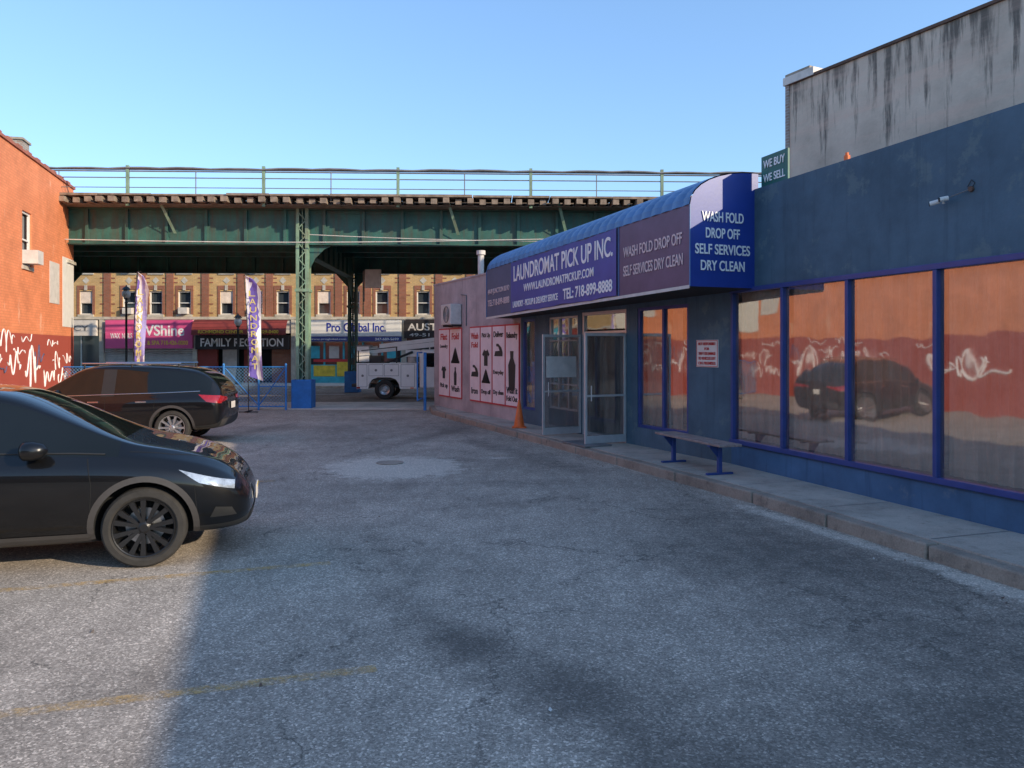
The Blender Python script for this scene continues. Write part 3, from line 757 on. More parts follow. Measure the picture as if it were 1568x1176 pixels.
for x in wx:
    for z0,z1 in ((3.95,5.25),(6.3,7.5)):
        D.quad((x-.4,.2,z0-.05),(x+.4,.2,z0-.05),(x+.4,.2,z1+.05),(x-.4,.2,z1+.05),'dglass')
        frame(D,x-.36,x+.36,z0,z1,[],[(z0+z1)/2],'white',.028,.06,.13)
        D.box(x-.44,x+.44,-.07,.0,z0-.12,z0-.0,'stone')
        D.box(x-.50,x-.36,-.03,-.002,z0,z1+.1,'rbrick'); D.box(x+.36,x+.50,-.03,-.002,z0,z1+.1,'rbrick')
        D.box(x-.50,x+.50,-.034,-.002,z1+.1,z1+.32,'rbrick')
        D.box(x-.08,x+.08,-.06,-.034,z1+.05,z1+.34,'stone')
        if random.random()<.35: D.box(x-.30,x+.30,.05,.18,(z0+z1)/2,z1-.05,'curtain')
        if random.random()<.3: D.box(x-.25,x+.25,-.28,.1,z0+.03,z0+.38,'offwhite')
allx=sorted(wx)
for a,b in zip(allx,allx[1:]):
    c=(a+b)/2
    D.box(c-.20,c+.20,-.06,-.002,z2+.1,zt-.25,'rbrick')
    for z in (4.0,4.5,5.0,5.7,5.95): D.box(c-.42,c+.42,-.02,-.003,z,z+.07,'rbrick')
for x in wx:
    D.add([(x,-.02,5.65),(x+.2,-.02,5.85),(x,-.02,6.05),(x-.2,-.02,5.85)],[(0,1,2,3)],'stone')
D.build('upper_walls',BB)
D=MB()
xb=[-60,-50,-40,-33,-27.5,-22.9,-17.7,-12.2,-6.06,-.5,5,12,20,30,45,60]
for a,b in zip(xb,xb[1:]):
    D.box(a-.12,a+.12,-.1,.25,0.13,z2-.05,'stone')
    rnd=random.Random(int(a*10))
    D.box(a+.12,b-.12,-.04,.2,2.9,z2-.05,rnd.choice(['signblk','offwhite','signmar','stone']))
    D.quad((a,.9,.1),(b,.9,.1),(b,.9,3),(a,.9,3),'dark')
    k=rnd.choice([0,1])
    if abs(a+12.2)<.1: k=2
    if abs(a+17.7)<.1: k=3
    if abs(a+22.9)<.1: k=0
    x0,x1=a+.12,b-.12; 
    if k==0:
        for j in range(26): D.add([(x0,.06,.13+j*.105),(x1,.06,.13+j*.105),(x1,.02,.18+j*.105),(x0,.02,.18+j*.105)],[(0,1,2,3)],'shutter'); D.add([(x0,.02,.18+j*.105),(x1,.02,.18+j*.105),(x1,.06,.235+j*.105),(x0,.06,.235+j*.105)],[(0,1,2,3)],'shutter')
    elif k==1:
        D.box(x0,x1,.05,.2,.13,.6,'stone'); D.quad((x0,.12,.6),(x1,.12,.6),(x1,.12,2.9),(x0,.12,2.9),'dglass')
        n=4
        for j in range(n+1): xx=x0+(x1-x0)*j/n; D.box(xx-.03,xx+.03,.06,.16,.6,2.9,'alu')
    elif k==2:
        D.box(x0,x0+.5,.0,.2,.13,2.7,'offwhite')
        D.quad((x0+.5,.10,1.15),(x1,.10,1.15),(x1,.10,2.4),(x0+.5,.10,2.4),'dglass'); D.box(x0+.5,x1,.02,.18,2.4,2.72,'offwhite')
        D.box(x0+.5,x0+3.6,.0,.2,.13,1.15,'teal'); D.box(x0+3.6,x1,.0,.2,.13,.75,'teal')
        D.box(x0+1.0,x0+2.2,-.03,.0,.5,1.1,'yellow'); D.box(x0+2.3,x0+2.9,-.03,.0,.5,1.3,'yellow'); D.box(x0+1.0,x0+2.9,-.028,0,1.3,1.45,'red')
        for j in range(6): xx=x0+.5+(x1-x0-.5)*j/5; D.box(xx-.05,xx+.05,.03,.14,.75,2.4,'teal')
        for j in range(5): xx=x0+.5+(x1-x0-.5)*(j+.5)/5; D.box(xx-.28,xx+.28,.06,.09,1.5,2.2,'offwhite' if j%2 else 'teal')
    else:
        D.box(x0,x0+1.1,.0,.2,.13,2.7,'signmar'); D.box(x1-1.1,x1,.0,.2,.13,2.7,'rbrick')
        D.box(x0+1.3,x0+2.2,.3,.35,.13,2.3,'offwhite'); D.box(x0+2.5,x0+3.2,.3,.35,.13,2.3,'signmar')
        D.box(x0+1.1,x1-1.1,.0,.2,2.35,2.75,'signmar')
D.build('shopfronts',BB)
def sign(x0,x1,z0,z1,mt,txt,tm,h,tx0=None,tx1=None,y=42.85,tz=None,nm='shop_sign'):
    r=root(nm,(0,y,0),0); d=MB(); d.box(x0,x1,-.12,.1,z0,z1,mt); d.build('board',r,bevel=.02)
    text(txt,r,tx0 or x0+.4,tx1 or x1-.4,tz or (z0+z1-h)/2,h,tm,y=-.126,bold=.02); return r
r=sign(-22.6,-17.75,2.05,3.62,'signpink',"VShine",'txtw',.62,-20.4,-18.2,tz=2.75)
text("NAIL & SPA 718-426-0000",r,-20.9,-18.0,2.25,.24,'yellow',y=-.126)
text("WAX  NAILS",r,-22.3,-21.1,2.6,.3,'txtw',y=-.126)
r=sign(-17.6,-12.4,2.0,2.78,'signblk',"FAMILY RECEPTION",'txtw',.46,-17.3,-12.7)
text("RICHMOND CENTER      718-429-0400",r,-17.2,-12.8,2.88,.18,'yellow',y=-.70)
d=MB()
for i in range(26):
    xa=-17.6+i*.2; 
    for k in range(6):
        t0=math.pi/2*k/6; t1=math.pi/2*(k+1)/6
        P=lambda x,t:(x,-.1-.55*math.sin(t),2.8+.85*math.cos(t))
        d.quad(P(xa,t0),P(xa+.2,t0),P(xa+.2,t1),P(xa,t1),'signmar')
    d.box(xa-.01,xa+.01,-.665,-.645,2.78,2.83,'red')
d.build('awning_hood',r,fix=False)
M['txtnavy']=mat('navy_lettering',(.02,.04,.30),.5,0,.05,4,0)
r=sign(-11.35,-6.15,2.72,3.62,'white',"Pro Global Inc.",'txtnavy',.50,-10.3,-7.0,tz=2.98)
d=MB(); d.box(-11.35,-6.15,-.125,.08,2.45,2.71,'bluetrim'); d.build('lower_band',r)
text("347-689-5699",r,-7.6,-6.3,2.5,.14,'txtw',y=-.13)
text("www.proglobal.com",r,-11.2,-9.2,2.5,.12,'txtw',y=-.13)
r=sign(-6.0,-.6,2.62,3.62,'signblk',"AUSTIN TRAVEL",'offwhite',.40,-5.8,-1.0,tz=3.05)
text("49-51 ROOSEVELT",r,-5.7,-1.5,2.72,.18,'offwhite',y=-.126)
sign(-27.3,-23.1,2.75,3.62,'offwhite',"PHARMACY",'gray',.3)
sign(-33,-27.8,2.75,3.62,'teal',"TRAVEL AGENCY",'txtw',.4)

def lamp(x,y,h):
    r=root('street_lamp',(x,y,0)); d=MB()
    d.lathe((0,0,0),(0,0,1),[(.0,0),(.22,0),(.22,.12),(.14,.3),(.10,.9),(.06,1.0),(.05,h-.9),(.09,h-.85),(.05,h-.8),(.04,h-.7)],'blackm',14)
    d.lathe((0,0,h-.72),(0,0,1),[(.05,0),(.12,.05),(.10,.08)],'blackm',14)
    d.lathe((0,0,h-.64),(0,0,1),[(.10,0),(.19,.12),(.20,.28),(.12,.42)],'offwhite',14)
    d.lathe((0,0,h-.22),(0,0,1),[(.22,0),(.13,.12),(.05,.16),(.02,.24),(0,.25)],'blackm',14)
    d.cyl((-.45,0,h-1.1),(.45,0,h-1.1),.02,'blackm')
    d.build('post',r,smooth=True)
lamp(-19.3,38.5,5.2); lamp(-14.6,41.0,3.9)

def flagm(name,st):
    m,nt,N,L,P=nodes(name); oc=objc(N)
    sp=N.new('ShaderNodeSeparateXYZ'); L.new(oc,sp.inputs[0])
    n=noi(N,L,oc,1.6,2); a=N.new('ShaderNodeMath'); a.operation='MULTIPLY_ADD'; L.new(n,a.inputs[0]); a.inputs[1].default_value=.5; L.new(sp.outputs[0],a.inputs[2])
    r=ramp(N,st,'CONSTANT'); L.new(a.outputs[0],r.inputs[0])
    L.new(r.outputs[0],P.inputs['Base Color']); P.inputs['Roughness'].default_value=.6
    return m
pu=(.17,.12,.46); wh=(.78,.76,.78)
fmA=flagm('flag_cloth_purple',[(0,pu),(.34,wh),(.46,(.34,.29,.58)),(.62,wh)])
fmB=flagm('flag_cloth_white',[(0,wh),(.26,pu),(.50,wh),(.68,(.38,.32,.60))])
M['fyel']=mat('flag_yellow',(.72,.62,.14),.6,0,.1,4,0)
def flag(x,y,zb_,zt_,w,word,lean,fm):
    r=root('feather_flag',(x,y,0)); d=MB(); n=26; m=6
    H_=zt_-zb_
    grid=[]
    for i in range(n+1):
        t=i/n; z=zb_+H_*t; ww=w*(min(1,(1-t)/.16)**.5 if t>.84 else 1)*(1-.12*math.sin(t*5))
        row=[]
        for j in range(m+1):
            s_=j/m; row.append((lean*t*t+ww*s_+.03*math.sin(t*8), .07*math.sin(t*9+s_*3)*s_, z-.16*s_*(1-t)))
        grid.append(row)
    for i in range(n):
        for j in range(m): d.quad(grid[i][j],grid[i][j+1],grid[i+1][j+1],grid[i+1][j],fm)
    d.build('cloth',r,smooth=True,fix=False)
    tube('pole',[(0,.0,0.02)]+[(lean*max(0,(z-zb_)/H_)**2-.01,0,z) for z in [zb_*.5+ (zt_-zb_*.5)*k/14 for k in range(15)]]+[(lean+w*.35,0,zt_+.03),],.014,'blackm',r)
    d=MB(); d.box(-.3,.3,-.03,.03,.0,.03,'blackm'); d.box(-.03,.03,-.3,.3,.03,.06,'blackm'); d.build('foot',r)
    k=len(word); hh=(H_*.8)/k
    for i,ch in enumerate(word):
        t=.86-.8*(i+.5)/k
        text(ch,r,lean*t*t+w*.28,lean*t*t+w*.72,zb_+H_*t-hh*.38,hh*.7,'fyel',y=-.09,bold=.0)
flag(-12.0,24.4,1.0,4.45,.38,"LAUNDROMAT",.12,fmA)
flag(-8.35,24.4,1.15,4.35,.46,"LAUNDROMAT",-.14,fmB)

FE=root('chain_link_fence',(0,25.35,0))
xs0,xs1,fz=-15.0,-7.5,1.42
posts=[-15.0,-13.1,-11.2,-9.5,-8.35,-7.45]
D=MB()
for p in posts: D.cyl((p,0,0),(p,0,fz+.06),.035,'gateblue'); D.lathe((p,0,fz+.06),(0,0,1),[(.045,0),(.03,.05),(0,.07)],'gateblue',8)
for z in (fz,.12): D.cyl((xs0,0,z),(xs1,0,z),.022,'gateblue')
D.cyl((-8.35,.02,.14),(-7.45,.02,fz),.018,'gateblue'); D.cyl((-8.35,.02,.78),(-7.45,.02,.78),.018,'gateblue')
D.cyl((-9.5,.02,fz),(-8.35,.02,.14),.018,'gateblue')
D.build('posts',FE)
wl=[]; st=.11; hh=fz-.12
x=xs0-hh
while x<xs1:
    for s_ in (1,-1):
        a=(x,.12) if s_==1 else (x,fz); b=(x+hh,fz) if s_==1 else (x+hh,.12)
        t0=max(0,(xs0-x)/hh); t1=min(1,(xs1-x)/hh)
        if t1>t0: wl.append([(a[0]+(b[0]-a[0])*t0,.03,a[1]+(b[1]-a[1])*t0),(a[0]+(b[0]-a[0])*t1,.03,a[1]+(b[1]-a[1])*t1)])
    x+=st
tube('mesh_wire',wl,.006,'wire',FE)
D=MB(); D.cyl((-2.85,25.2,0),(-2.85,25.2,1.9),.05,'gateblue'); D.cyl((-2.95,25.2,1.9),(-2.95,24.0,1.9),.025,'gateblue'); D.cyl((-2.95,25.2,.4),(-2.95,24.0,.4),.025,'gateblue'); D.cyl((-2.95,24,.4),(-2.95,24.0,1.9),.025,'gateblue'); D.build('gate_post')

# bench, cone
BE=root('bench',(2.86,12.0,.15),math.radians(-71.73))
D=MB()
D.box(-.95,.95,-.19,-.065,.44,.475,'bwood'); D.box(-.95,.95,-.055,.065,.44,.475,'bwood'); D.box(-.95,.95,.075,.19,.44,.475,'bwood'); D.build('seat',BE,bevel=.008)
for i,x in enumerate((-.66,.66)):
    D=MB(); D.box(x-.03,x+.03,-.03,.03,.02,.42,'bluetrim'); D.box(x-.03,x+.03,-.22,.22,.0,.03,'bluetrim'); D.box(x-.03,x+.03,-.19,.19,.415,.44,'bluetrim')
    D.add([(x,-.18,.415),(x,-.03,.25),(x,-.03,.415)],[(0,1,2)],'bluetrim'); D.build('leg_%d'%(i+1),BE,bevel=.004)
CO=root('traffic_cone',(.17,18.2,.15))
D=MB(); D.box(-.17,.17,-.17,.17,0,.03,'coneo'); D.build('base',CO,bevel=.01)
D=MB(); D.lathe((0,0,.03),(0,0,1),[(.13,0),(.025,.62),(.0,.63)],'coneo',20); D.build('body',CO,smooth=True)
D=MB(); D.box(-.45,.45,-.3,.3,.0,.03,'gray'); o=D.build('door_mat'); o.location=(1.45,15.0,.152); o.rotation_euler=(0,0,math.radians(-64.8)) 
rnd=random.Random(11); D=MB()
for i in range(60):
    t=rnd.random(); y=3.5+t*18; x=rnd.uniform(-3.5,3.2-.36*(y-9)) if rnd.random()<.4 else np.interp(y,[p[1] for p in kerb],[p[0] for p in kerb])-rnd.uniform(.02,.5)
    a=rnd.random()*6; s_=rnd.uniform(.012,.03); c_=(x,y)
    pts=[(c_[0]+s_*math.cos(a+k*1.57)*(1 if k%2 else .5),c_[1]+s_*math.sin(a+k*1.57)*(1 if k%2 else .5),.006+.008*(k==1)) for k in range(4)]
    D.add(pts,[(0,1,2,3)],rnd.choice(['rust','timber','offwhite','rust']))
D.build('leaf_litter',fix=False)

# ---------------------------------------------------------------- cars
def carpaint(name,col):
    m,nt,N,L,P=nodes(name)
    P.inputs['Base Color'].default_value=(*col,1); P.inputs['Metallic'].default_value=0
    P.inputs['Specular IOR Level'].default_value=.15
    P.inputs['Coat Weight'].default_value=.9; P.inputs['Coat Roughness'].default_value=.012
    n=noi(N,L,objc(N),3,6); r=ramp(N,[(.35,.40),(.7,.52)]); L.new(n,r.inputs[0]); L.new(r.outputs[0],P.inputs['Roughness'])
    return m
M['paint']=carpaint('black_car_paint',(.0035,.0035,.004))
M['cglass']=mat('car_glass',(.008,.010,.010),.03,0,.1,1,0,spec=.45)
M['trim']=mat('matte_black_trim',(.02,.02,.02),.5,0,.1,5,.05)
M['clad']=mat('grey_cladding',(.055,.05,.048),.55,0,.1,5,.05)
M['tyre']=mat('tyre_rubber',(.032,.029,.026),.85,0,.25,12,.2)
M['rimd']=mat('dark_rim',(.028,.028,.03),.35,.5,.1,4,0)
M['rims']=mat('silver_rim',(.45,.45,.46),.3,.8,.1,4,0)
M['hlamp']=mat('headlamp_lens',(.45,.50,.56),.08,.3,.4,14,0,coat=1)
M['tlamp']=mat('tail_lens',(.30,.008,.010),.12,0,.25,14,0,coat=1)
M['chrome']=mat('chrome',(.6,.6,.62),.15,1,.05,4,0)
M['well']=mat('wheel_well',(.008,.008,.008),.95,0,.1,4,0)

def car(name,loc,rz,ST,L_,wheels,wr,width,rim,spoke,glass_rng,wsh,rear,pill,headl,taill,doors,zwin):
    R=root(name,loc,rz)
    bm=bmesh.new(); rings=[]
    for (x,zb_,zbe,zt_,wl,wm,wb,wt) in ST:
        wr_=wt+.09
        half=[(0,zb_),(wl*.85,zb_),(wl,zb_+.10),(wm,zb_+(zbe-zb_)*.42),(wm*.995,zbe-(zbe-zb_)*.16),(wb,zbe),
              (wr_,zbe+(zt_-zbe)*.86),(wr_-.075,zbe+(zt_-zbe)*.955),(wt*.55,zt_-.004),(0,zt_)]
        ring=[bm.verts.new((x,-y,z)) for y,z in half]+[bm.verts.new((x,y,z)) for y,z in half[-2:0:-1]]
        rings.append(ring)
    n=len(rings[0]); 
    mats=['paint','cglass','trim','well']
    for i in range(len(rings)-1):
        xm=(ST[i][0]+ST[i+1][0])/2
        for j in range(n):
            f=bm.faces.new([rings[i][j],rings[i+1][j],rings[i+1][(j+1)%n],rings[i][(j+1)%n]]); f.smooth=True
            jj=j if j<9 else n-1-j
            k=0
            if jj==5 and glass_rng[0]<xm<glass_rng[1]:
                k=1
                if any(a<xm<b for a,b in pill): k=2
            if jj in(7,8) and (wsh[0]<xm<wsh[1] or rear[0]<xm<rear[1]): k=1
            if jj in(7,8) and rear[1]<xm<wsh[0] and zwin: k=1
            if jj in (0,1): k=2
            f.material_index=k
    bm.faces.new(rings[0][::-1]); bm.faces.new(rings[-1])
    cl=bm.edges.layers.float.get('crease_edge') or bm.edges.layers.float.new('crease_edge')
    for i in range(len(rings)-1):
        for j in (5,n-5,4,n-4,6,n-6,2,n-2):
            e=bm.edges.get((rings[i][j],rings[i+1][j]))
            if e: e[cl]=.5 if j in(5,n-5,6,n-6) else .3
    bmesh.ops.recalc_face_normals(bm,faces=bm.faces)
    me=bpy.data.meshes.new('body'); bm.to_mesh(me); bm.free()
    for k in mats: me.materials.append(M[k])
    ob=bpy.data.objects.new('body',me); COL.objects.link(ob)
    sm=ob.modifiers.new('s','SUBSURF'); sm.levels=3; sm.render_levels=3
    bpy.context.view_layer.update(); dg=bpy.context.evaluated_depsgraph_get()
    me2=bpy.data.meshes.new_from_object(ob.evaluated_get(dg)); ob.modifiers.clear(); ob.data=me2
    b2=bmesh.new(); b2.from_mesh(me2); bvh=BVHTree.FromBMesh(b2); b2.free()
    ar=wr+.055
    for wx_ in wheels:
        for sd in (-1,1):
            c=MB(); c.cyl((wx_,sd*(width/2+.15),wr+.01),(wx_,sd*(width/2-.34),wr+.01),ar,M['well'],n=48)
            co=c.build('cut'); 
            bo=ob.modifiers.new('b','BOOLEAN'); bo.operation='DIFFERENCE'; bo.object=co; bo.solver='EXACT'
            bo.material_mode='TRANSFER'
            bpy.context.view_layer.update(); dg=bpy.context.evaluated_depsgraph_get()
            m3=bpy.data.meshes.new_from_object(ob.evaluated_get(dg)); ob.modifiers.clear(); ob.data=m3
            bpy.data.objects.remove(co)
    ob.parent=R
    def hit(mode,a,b,off):
        if mode in(1,-1): o=Vector((a,mode*3,b)); d=Vector((0,-mode,0))
        elif mode=='f': o=Vector((L_+2,a,b)); d=Vector((-1,0,0))
        elif mode=='r': o=Vector((-2,a,b)); d=Vector((1,0,0))
        elif mode=='t': o=Vector((a,b,4)); d=Vector((0,0,-1))
        h=bvh.ray_cast(o,d)
        if h[0] is None: return None
        return h[0]+h[1]*off*(1 if h[1].dot(d)<0 else -1)
    def patch(nm,mode,q,mt,off=.004,nu=14,nv=6):
        D=MB(); gr_=[]
        for i in range(nu+1):
            u=i/nu; row=[]
            for j in range(nv+1):
                v=j/nv
                a=(q[0][0]*(1-u)+q[1][0]*u)*(1-v)+(q[3][0]*(1-u)+q[2][0]*u)*v
                b=(q[0][1]*(1-u)+q[1][1]*u)*(1-v)+(q[3][1]*(1-u)+q[2][1]*u)*v
                row.append(hit(mode,a,b,off))
            gr_.append(row)
        for i in range(nu):
            for j in range(nv):
                p=[gr_[i][j],gr_[i+1][j],gr_[i+1][j+1],gr_[i][j+1]]
                if all(x is not None for x in p): D.quad(*p,mt)
        if D.v: D.build(nm,R,smooth=True)
    def line(nm,mode,pts,r,mt,off=0.0):
        out=[]
        for (a,b),(c,d) in zip(pts,pts[1:]):
            k=max(2,int(math.hypot(c-a,d-b)/.04))
            for i in range(k): 
                h=hit(mode,a+(c-a)*i/k,b+(d-b)*i/k,off)
                if h is not None: out.append(tuple(h))
        if len(out)>1: tube(nm,out,r,mt,R)
    for sd in (-1,1):
        for k,wx_ in enumerate(wheels):
            D=MB(); N_=28; prev=None
            for i in range(N_+1):
                t=math.radians(-12)+math.radians(204)*i/N_
                ro=[]
                for rr in (ar-.004,ar+.05):
                    h=hit(sd,wx_+rr*math.cos(t),wr+.01+rr*math.sin(t),.008)
                    ro.append(h)
                if prev and all(x is not None for x in ro+prev): D.quad(prev[0],prev[1],ro[1],ro[0],'clad')
                prev=ro
            D.build('arch_trim',R,smooth=True)
            w=MB(); y=sd*(width/2-.02)
            tw=.235
            ax=(0,sd,0); c=(wx_,y-sd*tw,wr)
            ri=wr*.74
            w.lathe(c,ax,[(ri,0),(wr*.93,.0),(wr*.985,.03),(wr,.06),(wr,tw-.06),(wr*.985,tw-.03),(wr*.93,tw-.004),(wr*.80,tw),(ri+.012,tw-.008),(ri,tw-.02)],'tyre',48)
            w.lathe(c,ax,[(ri,tw-.02),(ri-.004,tw-.008),(ri-.014,tw-.012),(ri-.024,tw-.05),(ri-.03,.02)],rim,48)
            w.lathe(c,ax,[(ri-.03,.09),(0,.085)],'well',24)
            w.lathe(c,ax,[(.17,.10),(.17,.115),(.05,.115)],'rims',24)
            w.lathe(c,ax,[(0,tw-.022),(.035,tw-.022),(.06,tw-.035),(.075,tw-.06),(.075,.09)],rim,20)
            for s_ in range(spoke):
                for dd in ((-.13,.13) if spoke<=7 else (0,)):
                    a=2*math.pi*s_/spoke+dd*.8; a2=2*math.pi*s_/spoke+dd*1.55
                    def P3(r,ang,h,off):
                        cx=r*math.cos(ang)-off*math.sin(ang); cz=r*math.sin(ang)+off*math.cos(ang)
                        return (wx_+cx,y-sd*tw+sd*h,wr+cz)
                    wi,wo=.012,.024
                    vs=[P3(.05,a,tw-.03,-wi),P3(.05,a,tw-.03,wi),P3(ri-.012,a2,tw-.018,wo),P3(ri-.012,a2,tw-.018,-wo),
                        P3(.05,a,tw-.075,-wi),P3(.05,a,tw-.075,wi),P3(ri-.012,a2,tw-.06,wo),P3(ri-.012,a2,tw-.06,-wo)]
                    w.add(vs,[(0,1,2,3),(7,6,5,4),(0,4,5,1),(1,5,6,2),(2,6,7,3),(3,7,4,0)],rim)
            w.build('wheel',R,smooth=False)
        for q in headl: patch('headlamp',sd,q,'hlamp',.006)
        for q in taill: patch('tail_lamp',sd,q,'tlamp',.006)
        for pl in doors: line('door_seam',sd,pl,.0045,'well',-.001)
        patch('sill_trim',sd,[(wheels[0]+ar+.03,.23),(wheels[1]-ar-.03,.23),(wheels[1]-ar-.03,.34),(wheels[0]+ar+.03,.34)],'clad',.006,30,3)
    return R,hit,patch,line

TY=[(0,.45,.78,.84,.55,.64,.60,.42),(.05,.33,.95,1.06,.78,.86,.80,.52),(.32,.27,1.07,1.24,.86,.93,.84,.55),(.62,.25,1.10,1.40,.88,.95,.86,.56),(1.0,.23,1.10,1.52,.88,.965,.87,.56),
(1.55,.20,1.09,1.63,.88,.965,.885,.58),(2.10,.20,1.07,1.67,.88,.96,.885,.58),(2.20,.20,1.06,1.67,.88,.96,.885,.58),(2.55,.20,1.05,1.645,.88,.96,.885,.58),(2.82,.20,1.04,1.58,.88,.96,.885,.58),
(3.25,.20,1.03,1.36,.88,.96,.88,.60),(3.70,.20,1.02,1.13,.88,.96,.86,.63),(3.95,.22,.995,1.085,.88,.965,.85,.61),(4.22,.23,.95,1.025,.86,.95,.82,.56),(4.47,.23,.88,.94,.82,.91,.77,.51),
(4.66,.24,.76,.82,.75,.82,.68,.43),(4.77,.27,.63,.67,.63,.69,.58,.34),(4.82,.34,.51,.54,.48,.52,.44,.26)]
tdoors=[[(3.42,1.01),(3.46,.78),(3.44,.36),(3.36,.30)],[(2.20,1.05),(2.18,.7),(2.14,.34)],[(1.25,1.08),(1.30,.8),(1.12,.6)],[(2.14,.34),(3.36,.30)]]
R,hit,patch,line=car('parked_car',(-7.36,6.83,0),math.radians(16.3),TY,4.82,(1.0,3.89),.365,1.92,'rimd',7,(.62,3.70),(2.55,3.70),(.32,1.0),[(2.10,2.20)],
 [[(4.18,.88),(4.66,.735),(4.66,.665),(4.36,.755)]],[[(.06,.98),(.45,1.05),(.40,.97),(.06,.90)]],tdoors,True)
for sd in (-1,1):
    D=MB(); D.lathe((3.02,sd*1.0,1.11),(1,0,0),[(0,-.10),(.06,-.10),(.085,-.07),(.085,.0),(.06,.08),(.02,.11),(0,.115)],'paint',16); D.cyl((3.05,sd*.84,1.04),(3.02,sd*.95,1.08),.028,'trim')
    o=D.build('mirror',R,smooth=True)
    for hx in (2.34,1.42):
        h=hit(sd,hx,.90,.004)
        D=MB(); D.box(hx,hx+.24,h.y-.006,h.y+.006,.89,.915,'paint'); D.build('door_handle',R,bevel=.004)
line('hood_seam','t',[(3.75,-.80),(4.1,-.74),(4.45,-.58),(4.62,-.3),(4.64,0),(4.62,.3),(4.45,.58),(4.1,.74),(3.75,.80)],.004,'well',-.001)
patch('lower_grille','f',[(-.55,.28),(.55,.28),(.50,.40),(-.50,.40)],'trim',.006)
patch('corner_vent',-1,[(4.45,.42),(4.68,.42),(4.64,.50),(4.50,.52)],'trim',.006)
for sd in (-1,1): line('window_trim',sd,[(.75,1.14),(1.5,1.12),(2.5,1.085),(3.3,1.06),(3.6,1.04)],.009,'trim',.002)
pp=hit('f',0,.52,.02); D=MB(); D.box(pp.x,pp.x+.012,-.15,.15,.45,.59,'offwhite'); D.box(pp.x+.012,pp.x+.014,-.14,.14,.56,.585,'yellow'); D.build('licence_plate',R,bevel=.003)
line('bumper_seam',-1,[(4.32,.74),(4.34,.5),(4.33,.42)],.004,'well',-.001)

SU=[(0,.50,.82,.90,.60,.70,.66,.48),(.07,.34,.98,1.16,.80,.86,.80,.54),(.22,.30,1.05,1.38,.85,.90,.83,.56),(.50,.28,1.07,1.58,.86,.92,.84,.57),(.95,.26,1.06,1.65,.86,.925,.85,.57),(1.5,.25,1.04,1.68,.86,.92,.86,.57),(2.28,.24,1.01,1.69,.86,.92,.86,.57),
(2.38,.24,1.01,1.69,.86,.92,.86,.57),(2.75,.24,1.0,1.66,.86,.92,.86,.57),(2.98,.24,.99,1.58,.86,.92,.86,.57),(3.3,.24,.98,1.36,.86,.92,.86,.59),(3.68,.24,.97,1.12,.86,.92,.85,.62),(4.05,.25,.95,1.05,.86,.92,.84,.60),
(4.38,.26,.86,.95,.80,.88,.76,.52),(4.56,.28,.72,.80,.70,.78,.66,.44),(4.65,.36,.56,.60,.52,.58,.50,.34)]
sdoors=[[(3.5,.97),(3.52,.7),(3.42,.34)],[(2.33,1.0),(2.33,.6),(2.3,.34)],[(1.32,1.04),(1.36,.8),(1.30,.55)],[(2.3,.34),(3.42,.34)]]
R,hit,patch,line=car('parked_suv',(-6.2,17.05,0),math.radians(186),SU,4.65,(1.0,3.70),.36,1.86,'rims',10,(.22,3.68),(2.75,3.68),(.07,.50),[(2.28,2.38),(1.42,1.5)],
 [[(4.1,.86),(4.5,.80),(4.5,.70),(4.2,.74)]],[[(.03,1.02),(.48,1.05),(.30,.90),(.04,.86)]],sdoors,False)
patch('tail_lamp','r',[(-.78,.88),(-.35,.92),(-.35,.98),(-.78,1.02)],'tlamp',.006); patch('tail_lamp','r',[(.78,.88),(.35,.92),(.35,.98),(.78,1.02)],'tlamp',.006)
patch('bumper_trim','r',[(-.7,.34),(.7,.34),(.7,.52),(-.7,.52)],'clad',.006)
pp=hit('r',0,.78,.02); D=MB(); D.box(pp.x-.012,pp.x,-.15,.15,.72,.86,'offwhite'); D.build('licence_plate',R)
for sd in (-1,1):
    line('window_chrome',sd,[(.45,1.12),(1.2,1.09),(2.3,1.06),(3.2,1.03),(3.55,1.02)],.010,'chrome',.002)
    D=MB(); D.cyl((.9,sd*.60,1.70),(2.9,sd*.60,1.70),.018,'chrome'); 
    for x in (.95,1.9,2.85): D.cyl((x,sd*.60,1.62),(x,sd*.60,1.70),.018,'trim')
    D.build('roof_rail',R)
    D=MB(); D.lathe((3.25,sd*.99,1.08),(1,0,0),[(0,-.08),(.07,-.08),(.09,-.05),(.085,.02),(.05,.09),(0,.10)],'paint',16); D.cyl((3.25,sd*.84,1.03),(3.22,sd*.95,1.05),.03,'trim'); D.build('mirror',R,smooth=True)
    for hx in (2.45,1.5):
        h=hit(sd,hx,.90,.004); D=MB(); D.box(hx,hx+.22,h.y-.02,h.y+.02,.89,.92,'chrome'); D.build('door_handle',R,bevel=.006)

